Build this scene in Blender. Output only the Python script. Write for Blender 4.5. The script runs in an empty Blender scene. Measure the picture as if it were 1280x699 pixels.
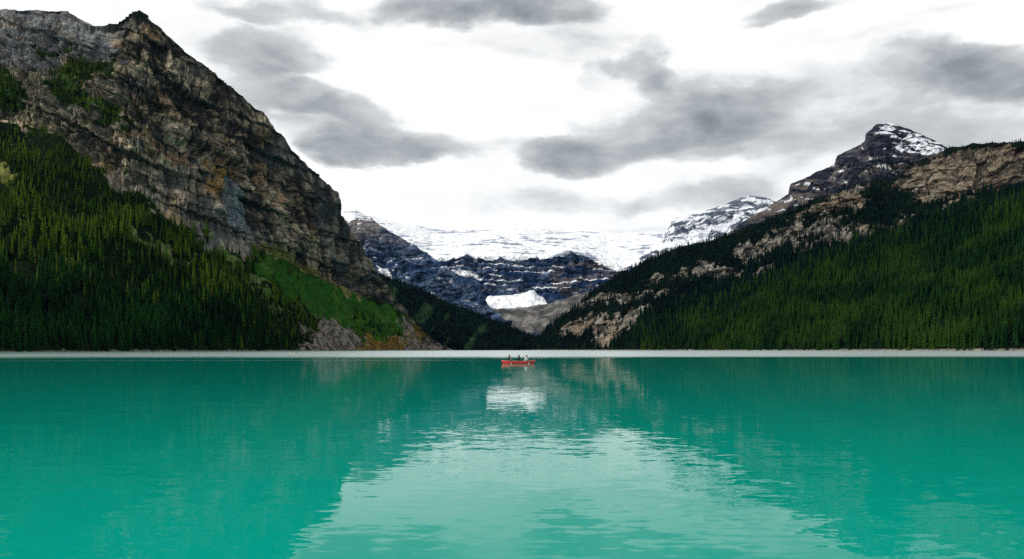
import bpy, bmesh, math, random
import numpy as np
from mathutils import Vector, Matrix

random.seed(7); rng = np.random.default_rng(7)
R = math.radians
scene = bpy.context.scene
col = scene.collection

# ------------------------------------------------------------------ camera
F = 1000.0; CX = 640.0; HY = 437.0; CAMH = 2.0          # focal length and horizon in photo pixels
cam_d = bpy.data.cameras.new('camera'); cam = bpy.data.objects.new('camera', cam_d); col.objects.link(cam)
cam.location = (0, 0, CAMH); cam.rotation_euler = (R(90), R(0.07), 0)
cam_d.sensor_width = 36; cam_d.lens = 36*F/1280.0
cam_d.shift_y = (HY-349.5)/1280.0
cam_d.clip_start = 0.1; cam_d.clip_end = 80000
scene.camera = cam

# ------------------------------------------------------------------ node helper
class NT:
    def __init__(s, tree): s.t = tree; s.n = tree.nodes; s.l = tree.links
    def node(s, typ, **kw):
        n = s.n.new(typ)
        for k, v in kw.items(): setattr(n, k, v)
        return n
    def put(s, inp, v):
        if v is None: return
        if hasattr(v, 'is_output') or isinstance(v, bpy.types.NodeSocket): s.l.new(v, inp)
        else: inp.default_value = v
    def math(s, op, a, b=None, c=None, clamp=False):
        n = s.node('ShaderNodeMath', operation=op, use_clamp=clamp)
        s.put(n.inputs[0], a); s.put(n.inputs[1], b); s.put(n.inputs[2], c)
        return n.outputs[0]
    def vmath(s, op, a, b=None, scale=None):
        n = s.node('ShaderNodeVectorMath', operation=op)
        s.put(n.inputs[0], a); s.put(n.inputs[1], b)
        if scale is not None: s.put(n.inputs['Scale'], scale)
        return n.outputs['Value'] if op in ('LENGTH', 'DOT_PRODUCT') else n.outputs['Vector']
    def noise(s, vec, scale, detail=4, rough=0.55, dist=0.0, dims='3D', out='Fac'):
        n = s.node('ShaderNodeTexNoise', noise_dimensions=dims)
        s.put(n.inputs['Vector'], vec)
        n.inputs['Scale'].default_value = scale; n.inputs['Detail'].default_value = detail
        n.inputs['Roughness'].default_value = rough; n.inputs['Distortion'].default_value = dist
        return n.outputs[out]
    def map(s, v, a, b, c, d, smooth=True):
        n = s.node('ShaderNodeMapRange', interpolation_type='SMOOTHSTEP' if smooth else 'LINEAR', clamp=True)
        s.put(n.inputs['Value'], v)
        for k, x in zip(('From Min', 'From Max', 'To Min', 'To Max'), (a, b, c, d)): s.put(n.inputs[k], x)
        return n.outputs['Result']
    def mix(s, f, a, b, blend='MIX'):
        n = s.node('ShaderNodeMix', data_type='RGBA', blend_type=blend)
        s.put(n.inputs['Factor'], f); s.put(n.inputs['A'] if False else n.inputs[6], a); s.put(n.inputs[7], b)
        return n.outputs[2]
    def comb(s, x, y, z):
        n = s.node('ShaderNodeCombineXYZ'); s.put(n.inputs[0], x); s.put(n.inputs[1], y); s.put(n.inputs[2], z)
        return n.outputs[0]
    def sep(s, v):
        n = s.node('ShaderNodeSeparateXYZ'); s.put(n.inputs[0], v); return n.outputs

# ------------------------------------------------------------------ world: overcast sky with grey cloud banks
SUN_EL, SUN_AZ = 37.0, -112.0          # azimuth from +Y towards +X: high on the left, a little behind the camera
world = bpy.data.worlds.new('World'); scene.world = world; world.use_nodes = True
wt = NT(world.node_tree); wt.n.clear()
wout = wt.node('ShaderNodeOutputWorld'); bg = wt.node('ShaderNodeBackground')
wt.l.new(bg.outputs[0], wout.inputs[0])
sky = wt.node('ShaderNodeTexSky', sky_type='NISHITA', sun_disc=False)
sky.sun_elevation = R(SUN_EL); sky.sun_rotation = R(SUN_AZ)
tc = wt.node('ShaderNodeTexCoord')
d = wt.vmath('NORMALIZE', tc.outputs['Generated'])
dx, dy, dz = wt.sep(d)
az = wt.math('ARCTAN2', dx, dy)
el = wt.math('ARCSINE', dz)
sp = wt.comb(az, wt.math('MULTIPLY', el, 2.1), 0.0)
w1 = wt.vmath('SUBTRACT', wt.noise(sp, 5.0, 5, 0.55, out='Color'), (0.5, 0.5, 0.5))
w2 = wt.vmath('SUBTRACT', wt.noise(sp, 17.0, 4, 0.6, out='Color'), (0.5, 0.5, 0.5))
warp = wt.vmath('ADD', wt.vmath('SCALE', w1, scale=0.12), wt.vmath('SCALE', w2, scale=0.05))
wx, wy, _ = wt.sep(warp)
azw = wt.math('ADD', az, wx); elw = wt.math('ADD', el, wt.math('MULTIPLY', wy, 0.55))
# cloud banks: (px, py, half width, half height, depth of grey, tilt in px per px)
BANKS = [(345, 66, 62, 28, .70, .0), (410, 130, 105, 18, .62, .12), (330, 110, 60, 45, .12, .2), (490, 188, 84, 24, 1.0, .06), (430, 168, 80, 26, .35, .15), (600, 20, 135, 22, .95, .0),
         (640, 18, 90, 20, .3, 0), (350, 10, 80, 12, .6, 0), (798, 102, 42, 18, .85, .15), (745, 105, 24, 18, .4, .0), (800, 70, 30, 14, .3, .0),
         (712, 199, 62, 22, .9, .0), (790, 175, 60, 30, .45, .0), (860, 160, 120, 40, .60, .0), (900, 120, 90, 30, .35, .1), (1000, 150, 130, 40, .50, .05), (1080, 180, 120, 30, .30, .0),
         (1120, 80, 60, 32, .55, .05), (1235, 100, 120, 34, 1.05, .18), (1180, 145, 150, 60, .28, .1), (985, 14, 60, 12, .7, 0),
         (690, 256, 120, 14, .30, .02), (520, 252, 40, 14, .18, .3), (880, 246, 90, 20, .30, -.1), (960, 225, 80, 22, .25, -.1)]
dens = None
for (bx_, by_, hw, hh, amp, tilt) in BANKS:
    x = (bx_-CX)/F; y = (HY-by_)/F
    a0 = math.atan2(x, 1.0); e0 = math.atan2(y, math.hypot(1, x))
    k = 1.0/(1+x*x)
    u = wt.math('MULTIPLY', wt.math('SUBTRACT', azw, a0), 1.0/(hw/F*k))
    tt = wt.math('MULTIPLY', wt.math('SUBTRACT', azw, a0), -tilt)
    v = wt.math('MULTIPLY', wt.math('SUBTRACT', wt.math('SUBTRACT', elw, e0), tt), 1.0/(hh/F*math.sqrt(k)))
    # flat dark base, softer top
    v2 = wt.math('MULTIPLY', v, wt.map(v, -0.2, 0.2, 1.25, 0.85))
    r2 = wt.math('ADD', wt.math('MULTIPLY', u, u), wt.math('MULTIPLY', v2, v2))
    g = wt.math('MULTIPLY', wt.map(r2, 0.0, 2.0, 0.92, 0.0), amp)
    dens = g if dens is None else wt.math('ADD', wt.math('MULTIPLY', dens, wt.math('SUBTRACT', 1.0, wt.math('MULTIPLY', g, 0.55))), g)
# broken cloud goes on out of frame, greyed there to cut fill light
zc = wt.math('ADD', wt.math('MAXIMUM', dz, 0.0), 0.16)
pl = wt.comb(wt.math('DIVIDE', dx, zc), wt.math('DIVIDE', dy, zc), 0.0)
gen = wt.map(wt.noise(pl, 0.85, 6, 0.55, 0.4, out='Fac'), 0.38, 0.62, 0.0, 1.1)
infr = wt.math('MULTIPLY', wt.map(wt.math('ABSOLUTE', az), 0.62, 0.85, 0.0, 1.0), 1.0)
high = wt.map(el, 0.46, 0.62, 0.0, 1.0)
dens = wt.math('ADD', dens, wt.math('MULTIPLY', gen, wt.math('MAXIMUM', infr, high)))
fine = wt.noise(sp, 11.0, 6, 0.6, 0.3)
dens = wt.math('MULTIPLY', dens, wt.map(fine, 0.25, 0.75, 0.45, 1.45, False))
dens = wt.math('MULTIPLY', dens, wt.map(wt.noise(sp, 6.0, 3, 0.5), 0.32, 0.66, 0.6, 1.25, False))
dens = wt.math('MULTIPLY', wt.math('POWER', dens, 1.1), 0.53)
dens = wt.math('ADD', dens, wt.map(wt.noise(sp, 3.6, 5, 0.55), 0.44, 0.75, 0.0, 0.17))
lay = wt.noise(wt.comb(az, wt.math('MULTIPLY', el, 4.5), 3.0), 3.2, 6, 0.55, 0.6)
dens = wt.math('ADD', dens, wt.map(lay, 0.47, 0.72, 0.0, 0.15))
ramp = wt.node('ShaderNodeValToRGB'); wt.l.new(dens, ramp.inputs[0])
e = ramp.color_ramp.elements
e[0].position = 0.0; e[0].color = (1.18, 1.18, 1.18, 1)
e[1].position = 1.0; e[1].color = (0.17, 0.195, 0.225, 1)
for p, c in ((0.09, (1.06, 1.07, 1.07, 1)), (0.22, (0.70, 0.72, 0.725, 1)), (0.42, (0.46, 0.49, 0.51, 1)), (0.64, (0.30, 0.335, 0.36, 1))):
    q = e.new(p); q.color = c
skyc = wt.vmath('SCALE', sky.outputs[0], scale=0.08)
wt.l.new(wt.mix(0.94, skyc, ramp.outputs[0]), bg.inputs[0]); bg.inputs[1].default_value = 1.0

# ------------------------------------------------------------------ sun behind thin cloud
sd = bpy.data.lights.new('sun', 'SUN'); sun = bpy.data.objects.new('sun', sd); col.objects.link(sun)
sd.energy = 2.8; sd.angle = R(6); sd.color = (1.0, 0.95, 0.86)
sdir = Vector((math.sin(R(SUN_AZ))*math.cos(R(SUN_EL)), math.cos(R(SUN_AZ))*math.cos(R(SUN_EL)), math.sin(R(SUN_EL))))
sun.rotation_euler = sdir.to_track_quat('Z', 'Y').to_euler(); sun.location = sdir*500

vs = scene.view_settings
vs.view_transform = 'Standard'; vs.look = 'None'; vs.exposure = -0.05; vs.gamma = 1.0; vs.use_curve_mapping = False
scene.cycles.use_denoising = False
scene.cycles.max_bounces = 5; scene.cycles.diffuse_bounces = 2; scene.cycles.glossy_bounces = 2
scene.cycles.volume_bounces = 0; scene.cycles.sample_clamp_indirect = 4

# ------------------------------------------------------------------ general helpers
def tag(o, label=None, cat=None, group=None, kind=None):
    if label: o['label'] = label
    if cat: o['category'] = cat
    if group: o['group'] = group
    if kind: o['kind'] = kind
    return o
def link(name, mesh, mat=None, parent=None):
    o = bpy.data.objects.new(name, mesh); col.objects.link(o)
    if mat and not mesh.materials: mesh.materials.append(mat)
    if parent: o.parent = parent
    return o
def empty(name, loc=(0, 0, 0), rz=0.0, parent=None):
    o = bpy.data.objects.new(name, None); col.objects.link(o); o.location = loc; o.rotation_euler = (0, 0, rz)
    o.empty_display_size = 0.2
    if parent: o.parent = parent
    return o
def mesh_np(name, verts, faces, smooth=False):
    """faces: (n,3) or (n,4) integer array"""
    verts = np.asarray(verts, np.float32); faces = np.asarray(faces, np.int32)
    me = bpy.data.meshes.new(name); k = faces.shape[1]
    me.vertices.add(len(verts)); me.vertices.foreach_set('co', verts.ravel())
    me.loops.add(faces.size); me.loops.foreach_set('vertex_index', faces.ravel())
    me.polygons.add(len(faces)); me.polygons.foreach_set('loop_start', np.arange(0, faces.size, k, dtype=np.int32))
    me.polygons.foreach_set('loop_total', np.full(len(faces), k, np.int32))
    me.polygons.foreach_set('use_smooth', np.full(len(faces), smooth))
    me.update(calc_edges=True); me.validate()
    return me

# --- numpy gradient noise
def _hash(ix, iy, iz, seed):
    h = (ix.astype(np.uint32)*np.uint32(374761393) + iy.astype(np.uint32)*np.uint32(668265263) + iz.astype(np.uint32)*np.uint32(2147483647) + np.uint32(seed*144665))
    h = (h ^ (h >> np.uint32(13)))*np.uint32(1274126177); h ^= h >> np.uint32(16)
    return h
GR = np.array([(1,1,0),(-1,1,0),(1,-1,0),(-1,-1,0),(1,0,1),(-1,0,1),(1,0,-1),(-1,0,-1),(0,1,1),(0,-1,1),(0,1,-1),(0,-1,-1),(1,1,0),(-1,1,0),(0,-1,1),(0,-1,-1)], np.float32)
def perlin(P, seed=0):
    P = np.asarray(P, np.float32); I = np.floor(P); Fr = P-I; I = I.astype(np.int64)
    U = Fr*Fr*Fr*(Fr*(Fr*6-15)+10); out = np.zeros(len(P), np.float32)
    for a in (0, 1):
        wa = U[:, 0] if a else 1-U[:, 0]
        for b in (0, 1):
            wb = U[:, 1] if b else 1-U[:, 1]
            for c in (0, 1):
                wc = U[:, 2] if c else 1-U[:, 2]
                g = GR[_hash(I[:, 0]+a, I[:, 1]+b, I[:, 2]+c, seed) & np.uint32(15)]
                out += wa*wb*wc*(g[:, 0]*(Fr[:, 0]-a)+g[:, 1]*(Fr[:, 1]-b)+g[:, 2]*(Fr[:, 2]-c))
    return out
def fbm(P, octaves=4, seed=0, gain=0.5, ridged=False):
    s = np.zeros(len(P), np.float32); a = 1.0; t = 0
    for o in range(octaves):
        n = perlin(P*(2.03**o), seed+o*17)
        if ridged: n = 1-2*np.abs(n)*1.4
        s += a*n; t += a; a *= gain
    return s/t if ridged else s
def sstep(a, b, x):
    t = np.clip((x-a)/(b-a), 0, 1); return t*t*(3-2*t)
def inpoly(poly, x, y):
    ins = np.zeros(x.shape, bool); n = len(poly)
    for i in range(n):
        x1, y1 = poly[i]; x2, y2 = poly[(i+1) % n]
        if y1 == y2: continue
        c = ((y1 > y) != (y2 > y)) & (x < (x2-x1)*(y-y1)/(y2-y1)+x1)
        ins ^= c
    return ins

# ------------------------------------------------------------------ terrain lofts: contour lines of a slope, each with its true distance
def to_world(px, py, D):
    return np.stack([(px-CX)/F*D, D, CAMH+(HY-py)/F*D], -1)
def line(pts, px):
    a = np.array(pts, float); return np.interp(px, a[:, 0], a[:, 1]), np.interp(px, a[:, 0], a[:, 2])
def shore(pts, z=-3.0):
    return [(p, HY+(CAMH-z)/d_*F, d_) for p, d_ in pts]
class Loft:
    def __init__(s, name, lines, px, rows, bulge=None):
        """lines from the bottom up; rows[i] rows between line i and i+1"""
        s.name = name; W = [to_world(px, *line(l, px)) for l in lines]
        pts = [W[0][None]]; v = [np.zeros(1)]
        for i, n in enumerate(rows):
            t = (np.arange(1, n+1)/n)[:, None, None]
            pts.append(W[i][None]*(1-t)+W[i+1][None]*t); v.append(i+t[:, 0, 0])
        # the far side of the mountain, falling away behind the ridge
        top = W[-1]
        for k, (dz_, dd) in enumerate(((.03, .03), (.15, .09), (.45, .2), (1.05, .4))):
            b = top.copy(); b[:, 1] *= 1+dd; b[:, 0] *= 1+dd; b[:, 2] = top[:, 2]*(1-dz_)-4*dz_
            pts.append(b[None]); v.append(np.array([len(rows)+.2*(k+1)]))
        G = np.concatenate(pts, 0); s.nr, s.nc = G.shape[:2]
        s.P0 = G.reshape(-1, 3).astype(np.float32); s.P = s.P0.copy()
        s.v = np.repeat(np.concatenate(v), s.nc).astype(np.float32)
        s.px = CX+s.P0[:, 0]/s.P0[:, 1]*F; s.py = HY-(s.P0[:, 2]-CAMH)/s.P0[:, 1]*F
        s.nl = len(rows)
        i = np.arange(s.nr-1)[:, None]*s.nc+np.arange(s.nc-1)[None]
        s.faces = np.stack([i, i+1, i+1+s.nc, i+s.nc], -1).reshape(-1, 4)
    def normals(s):
        G = s.P.reshape(s.nr, s.nc, 3); du = np.gradient(G, axis=1); dv = np.gradient(G, axis=0)
        n = np.cross(du, dv); n /= np.linalg.norm(n, axis=-1, keepdims=True)+1e-9
        return n.reshape(-1, 3)
    def wob(s, amp, scale, seed=3):
        q = s.P0*scale; return s.px+amp*fbm(q, 4, seed, .6), s.py+amp*fbm(q, 4, seed+50, .6)
    def build(s, mat, colr, smooth=False):
        me = mesh_np(s.name, s.P, s.faces, smooth)
        a = me.color_attributes.new('Col', 'FLOAT_COLOR', 'POINT')
        a.data.foreach_set('color', np.concatenate([np.clip(colr, 0.0, 1), np.ones((len(colr), 1))], 1).astype(np.float32).ravel())
        o = link(s.name, me, mat); o['kind'] = 'structure'; return o
    def scatter(s, n, dens):
        """n points spread by area and the per-vertex density"""
        f = s.faces; A = s.P[f[:, 0]]; B = s.P[f[:, 1]]; C_ = s.P[f[:, 2]]; D_ = s.P[f[:, 3]]
        ar = np.linalg.norm(np.cross(C_-A, D_-B), axis=1)/2
        w = ar*dens[f].mean(1); w = np.cumsum(w); idx = np.searchsorted(w, rng.random(n)*w[-1]); idx = np.clip(idx, 0, len(f)-1)
        u = rng.random(n)[:, None]; t = rng.random(n)[:, None]
        p = (A[idx]*(1-u)+B[idx]*u)*(1-t)+(D_[idx]*(1-u)+C_[idx]*u)*t
        return p, idx

def hashf(a, b, seed):
    return (_hash(a.astype(np.int64)+100000, b.astype(np.int64)+100000, np.full(a.shape, seed, np.int64), seed) & np.uint32(0xffff)).astype(np.float32)/65535.0
def blocks(P, strata, w, hgt, seed, hdir=(.92, .39, 0), warp=.3):
    """jointed rock: courses between bedding planes, split by upright joints; returns depth 0..1 per block and nearness to a crack"""
    s_ = P@np.array(strata, np.float32)/hgt+warp*fbm(P/(hgt*5), 2, seed)+.06*fbm(P/7, 2, seed+1); k = np.floor(s_)
    h = P@np.array(hdir, np.float32)/(w*(.6+.8*hashf(k, k*0, seed+2)))+.35*fbm(P/(w*2.5), 3, seed+3)+9*hashf(k, k*0+1, seed); c = np.floor(h)
    fh = h-c; fs = s_-k
    crack = np.maximum(sstep(.12, .0, np.minimum(fh, 1-fh)), sstep(.10, .0, np.minimum(fs, 1-fs)))
    return hashf(c, k, seed+5), crack, fs
# --- terrain material: the slope's own colour broken up by grain, with relief
def terrain_mat(name, fine=0.25, bump=1.2, gain=1.0, rough=0.9, con=(0.55, 1.5)):
    m = bpy.data.materials.new(name); m.use_nodes = True; t = NT(m.node_tree)
    b = t.n['Principled BSDF']; b.inputs['Roughness'].default_value = rough; b.inputs['Specular IOR Level'].default_value = 0.04
    g = t.node('ShaderNodeNewGeometry'); at = t.node('ShaderNodeVertexColor', layer_name='Col')
    P = g.outputs['Position']
    n1 = t.noise(P, fine, 6, 0.65); n2 = t.noise(P, fine*0.17, 5, 0.6)
    k = t.math('MULTIPLY', t.map(n1, 0.3, 0.7, con[0], con[1], False), t.map(n2, 0.3, 0.7, 0.8, 1.25, False))
    k = t.math('MULTIPLY', k, gain)
    pale = t.map(t.vmath('DOT_PRODUCT', at.outputs[0], (.333, .333, .333)), .45, .68, 0.0, 1.0)
    k = t.math('ADD', t.math('MULTIPLY', k, t.math('SUBTRACT', 1.0, pale)), t.math('MULTIPLY', pale, t.map(n1, .3, .7, .95, 1.06, False)))
    t.l.new(t.vmath('SCALE', at.outputs[0], scale=k), b.inputs['Base Color'])
    bu = t.node('ShaderNodeBump'); t.l.new(t.math('MULTIPLY', t.math('SUBTRACT', 1.0, t.math('MULTIPLY', pale, .85)), .9), bu.inputs['Strength']); bu.inputs['Distance'].default_value = bump
    t.l.new(t.noise(P, fine*1.4, 6, 0.7), bu.inputs['Height']); t.l.new(bu.outputs[0], b.inputs['Normal'])
    return m

M_rock = terrain_mat('cliff_rock', 0.3, 2.5, con=(.6, 1.4))
M_hill = terrain_mat('hill_rock', 0.2, 2.5)
M_far = terrain_mat('far_rock', 0.06, 3.5)

def L3c(*c): return np.array(c, np.float32)
def lerp(a, b, t): return a*(1-t[:, None])+b*t[:, None]

# =================================================================== LEFT MOUNTAIN
px = np.concatenate([np.linspace(-900, -40, 60, endpoint=False), np.linspace(-40, 620, 640)])
base = [(-900, 120, 1150), (-400, 140, 1250), (0, 150, 1400), (60, 165, 1420), (130, 212, 1400), (190, 250, 1420), (240, 282, 1440), (300, 306, 1500), (350, 328, 1600), (400, 350, 1690), (450, 368, 1780), (500, 388, 1880), (520, 411, 1920), (565, 438, 1945), (620, 442, 2000)]
ridge = [(-900, 60, 1700), (-400, 20, 1750), (-100, 5, 1750), (0, 11, 1750), (85, 13, 1750), (105, 24, 1720), (118, 32, 1680), (136, 32, 1640), (144, 28, 1620), (150, 21, 1612), (157, 15, 1610), (167, 11, 1610), (178, 11, 1610), (186, 15, 1610), (194, 23, 1615), (210, 38, 1620), (250, 75, 1640), (300, 115, 1670), (330, 140, 1690), (345, 158, 1700), (360, 172, 1720), (368, 186, 1725), (395, 210, 1750), (410, 229, 1770), (425, 243, 1790), (428, 268, 1800), (440, 288, 1810), (455, 310, 1830), (475, 343, 1860), (500, 377, 1890), (510, 391, 1905), (521, 410, 1925), (566, 438, 1950), (620, 443, 2005)]
shr = shore([(-900, 450), (-400, 620), (0, 900), (200, 1120), (400, 1480), (500, 1750), (565, 1930), (620, 1990)])
def blend_lines(a, b, f_py, f_D, px=px):
    pa, da = line(a, px); pb, db = line(b, px)
    return list(zip(px, pa*(1-f_py)+pb*f_py, da*(1-f_D)+db*f_D))
mid1 = blend_lines(shr, base, .45, .55)
mid2 = blend_lines(base, ridge, .42, .22)
mid3 = blend_lines(base, ridge, .55, .55)
LM = Loft('cliff_mountain', [shr, mid1, base, mid2, mid3, ridge], px, [60, 80, 130, 45, 130])
def cliff_disp(L, v0, amp, strata=(0.08, 0.0, 1.0), seed=11, period=26.0, edge=.35):
    """broken cliff: buttresses, gullies, tilted ledges, blocks"""
    P = L.P0; c = sstep(v0-.1, v0+.25, L.v); n = L.normals()
    n = n*np.array([1, 1, .35], np.float32); n /= np.linalg.norm(n, axis=1, keepdims=True)
    top = 1-(1-edge)*sstep(L.nl-.6, L.nl, L.v)
    big = fbm(P*np.array([1/120, 1/120, 1/260]), 3, seed, ridged=True)-.55
    gul = fbm(P*np.array([1/34, 1/34, 1/190]), 4, seed+1, .58, ridged=True)-.5
    blk = fbm(P*np.array([1/14, 1/14, 1/26]), 4, seed+2, .6)
    s = (P@np.array(strata, np.float32))/period+.35*fbm(P/150, 3, seed+3)+.10*fbm(P/14, 2, seed+5)
    fr = s-np.floor(s); led = np.where(fr < .72, fr/.72*.25, .25+(fr-.72)/.28*.75)       # a steep riser, then a set-back ledge
    h2 = (P@np.array(strata, np.float32))/(period*.31)+.35*fbm(P/70, 2, seed+4)+.25*fbm(P/9, 2, seed+6); f2 = h2-np.floor(h2)
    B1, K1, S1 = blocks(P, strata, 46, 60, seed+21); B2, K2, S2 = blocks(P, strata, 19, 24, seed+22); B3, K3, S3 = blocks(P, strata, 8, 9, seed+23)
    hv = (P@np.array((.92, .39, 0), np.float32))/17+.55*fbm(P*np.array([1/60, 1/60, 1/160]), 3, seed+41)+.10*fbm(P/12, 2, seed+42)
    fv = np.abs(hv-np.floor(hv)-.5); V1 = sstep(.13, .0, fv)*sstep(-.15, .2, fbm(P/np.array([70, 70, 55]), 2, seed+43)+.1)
    dsp = -5*V1+amp*(1.1*big+.95*gul+.12*blk)+13*(B1-.5)+8*(B2-.5)+3.6*(B3-.5)-9*S1-2.5*S2-1.5*K2-1.2*K3
    return dsp*c*top, n, dict(V1=V1, B1=B1, B2=B2, B3=B3, K1=K1, K2=K2, K3=K3, big=big, gul=gul, blk=blk, led=led, f2=f2, c=c, s=s)
dsp, nn, q = cliff_disp(LM, 2.0, 21.0, strata=(0.42, -.05, 1.0), seed=11, period=40)
slope = (fbm(LM.P0/90, 5, 31, .5)*16+fbm(LM.P0/22, 3, 32, .5)*3)*(1-q['c'])*sstep(0, .25, LM.v)*(1-sstep(LM.nl, LM.nl+.3, LM.v))
gullyline = fbm(np.stack([LM.px/34, LM.py/300, LM.px*0], -1), 3, 33, ridged=True)
fade = sstep(620, 540, LM.px)
LM.P = LM.P0+nn*((dsp)*fade)[:, None]; LM.P[:, 2] += slope*fade
x, y = LM.wob(14, 1/40., 41); N = LM.normals()
P = LM.P0
t1 = fbm(P*np.array([1/60, 1/60, 1/45]), 4, 61); t2 = fbm(P*np.array([1/9, 1/9, 1/30]), 3, 62); t3 = fbm(P/170, 3, 63); t4 = fbm(P/6, 2, 64)
tone = .32*q['B1']+.36*q['B2']+.34*q['B3']+.46*t1+.22*t2+.20*t4
C = lerp(L3c(.024, .021, .019), L3c(.50, .405, .285), sstep(.08, .98, tone)**1.6)
C = lerp(C, L3c(.34, .20, .085), .55*sstep(.26, .6, fbm(P*np.array([1/70, 1/70, 1/90]), 4, 65)+.3*(q['B2']-.5)+.2*t2))
C = lerp(C, L3c(.10, .115, .13), .45*sstep(.1, .4, t3))
C = lerp(C, L3c(.035, .035, .037), .8*sstep(.12, .42, fbm(P*np.array([1/9, 1/9, 1/90]), 3, 68)+.2*t4))
C = lerp(C, L3c(.025, .024, .024), np.maximum(.8*q['V1'], np.maximum(.75*q['K1'], np.maximum(.65*q['K2'], .45*q['K3'])))*sstep(-.35, .1, t1+.6*t4))  # shade inside cracks and joints put into the rock colour
# lower, paler broken rock
lo = inpoly([(-60, 132), (60, 125), (110, 140), (170, 170), (250, 220), (330, 300), (345, 330), (280, 315), (200, 262), (150, 228), (100, 185), (60, 165), (-60, 162)], x, y)
C = np.where(lo[:, None], C*1.25+L3c(.04, .034, .026), C)
slab = inpoly([(283, 216), (296, 222), (316, 262), (312, 292), (288, 284), (280, 250)], x*.3+LM.px*.7, y*.3+LM.py*.7)
C = np.where(slab[:, None], L3c(.16, .185, .20)*(1+.35*t2[:, None]), C)
org = inpoly([(256, 206), (272, 203), (282, 222), (278, 243), (264, 238)], x, y)
C = np.where(org[:, None], lerp(L3c(.42, .24, .07)+0*C, C, .35+.5*sstep(0, .3, t2)), C)
red = inpoly([(205, 185), (250, 205), (254, 220), (215, 205), (150, 165), (160, 155)], x, y)
C = np.where(red[:, None], lerp(C, L3c(.30, .14, .08)+0*C, .5*sstep(-.1, .3, t1)), C)
# soil and low plants on ledges
up = N[:, 2]
plants = sstep(.62, .8, up+.18*fbm(P/25, 3, 66))*q['c']*sstep(330, 150, LM.px)*sstep(40, 60, LM.py)*(LM.v < LM.nl-.1)
C = lerp(C, L3c(.030, .052, .014), .85*plants)
bowl = [(-60, 95), (20, 92), (42, 125), (30, 132), (-60, 128)], [(62, 108), (70, 88), (88, 74), (132, 70), (136, 84), (98, 100), (102, 120), (130, 130), (110, 138), (72, 124)], [(40, 52), (90, 48), (95, 62), (45, 64)], [(120, 120), (175, 150), (160, 160), (112, 138)]
bowlm = np.zeros(len(x), bool)
for b_ in bowl: bowlm |= inpoly(b_, x, y)
C = np.where(bowlm[:, None], L3c(.028, .058, .012)*(1+.5*t1[:, None]), C)
scr = inpoly([(20, 84), (68, 94), (62, 128), (40, 130)], x, y)
C = np.where(scr[:, None], L3c(.20, .175, .13)*(1+.2*t2[:, None]), C)
grey = inpoly([(-200, 0), (100, 0), (140, 40), (150, 70), (90, 68), (60, 85), (-200, 80)], x, y) & ~bowlm
C = np.where(grey[:, None], lerp(C, L3c(.26, .27, .285)+0*C, .35+.5*sstep(-.1, .3, fbm(P*np.array([1/25, 1/60, 1/14]), 3, 67))), C)
# forest floor, meadow, gravel below the cliff
belowp = ((LM.v < 2.02) & ~lo) | inpoly([(-60, 165), (5, 160), (60, 168), (100, 190), (130, 218), (60, 240), (-60, 240)], x, y)
C = np.where(belowp[:, None], L3c(.006, .014, .003)*(1+.5*t1[:, None]), C)
meadow = inpoly([(318, 300), (335, 304), (345, 312), (380, 335), (440, 362), (500, 398), (524, 412), (505, 424), (470, 432), (430, 412), (395, 396), (360, 374), (320, 340)], x, y) & (LM.v < 2.1)
C = np.where(meadow[:, None], lerp(L3c(.018, .088, .006)+0*C, L3c(.055, .125, .014), sstep(-.2, .6, t1+.6*gullyline-.2)), C)
edge = inpoly([(318, 300), (350, 310), (400, 337), (455, 368), (450, 374), (395, 345), (345, 320)], x*.5+LM.px*.5, y*.5+LM.py*.5)
C = np.where(edge[:, None], L3c(.17, .165, .055)*(1+.4*t2[:, None]), C)
patch = inpoly([(-100, 200), (4, 202), (16, 214), (30, 224), (18, 227), (-100, 218)], x, y)
C = np.where(patch[:, None], L3c(.15, .16, .045)*(1+.7*t2[:, None]), C)
strip = np.zeros(len(x), bool)
for s_ in ([(258, 300), (300, 328), (340, 360), (336, 364), (290, 336), (250, 306)], [(305, 352), (345, 378), (372, 398), (366, 398), (335, 380), (300, 358)], [(150, 278), (200, 300), (245, 330), (240, 336), (190, 308), (145, 286)]):
    strip |= inpoly(s_, x, y)
strip &= LM.v < 2.05
C = np.where(strip[:, None], lerp(L3c(.06, .12, .022)+0*C, L3c(.25, .22, .12), .6*sstep(.0, .25, t2)), C)
fan = inpoly([(388, 390), (412, 398), (440, 414), (462, 432), (475, 446), (372, 446), (392, 428), (372, 420), (400, 416), (404, 404)], x, y) | inpoly([(505, 408), (524, 408), (545, 424), (575, 441), (575, 450), (490, 450), (478, 428), (498, 424)], x, y)
C = np.where(fan[:, None], lerp(L3c(.055, .048, .042)+0*C, L3c(.25, .21, .175), sstep(-.25, .35, t2+.6*t4)), C)
brush = inpoly([(448, 429), (472, 425), (506, 430), (504, 440), (456, 442)], x, y) | inpoly([(512, 408), (526, 409), (540, 424), (522, 428)], x, y)
C = np.where(brush[:, None], L3c(.16, .10, .02)*(1+.4*t2[:, None]), C)
beach = (LM.P[:, 2] < 1.3+.8*t4)
C = np.where(beach[:, None], L3c(.20, .185, .15)*(1+.5*t2[:, None]), C)
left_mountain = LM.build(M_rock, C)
forest_L = belowp & ~meadow & ~patch & ~fan & ~brush & ~edge & ~strip & (LM.P[:, 2] > 1.6)
forest_L &= LM.v < LM.nl
copse = inpoly([(432, 398), (452, 388), (478, 402), (500, 424), (470, 428), (440, 420)], x, y) | inpoly([(330, 302), (352, 322), (395, 350), (380, 352), (340, 335), (322, 322)], x, y)
clear = fbm(P/75, 3, 71)
low_h = 1-.45*sstep(330, 390, LM.px)
dL = np.where(forest_L, np.where(LM.px < 420, sstep(-.45, -.1, clear)*.9+.1, .25), 0.0)+np.where(copse & (LM.v < 2.1), np.where(LM.px > 425, .6, .2), 0)
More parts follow.
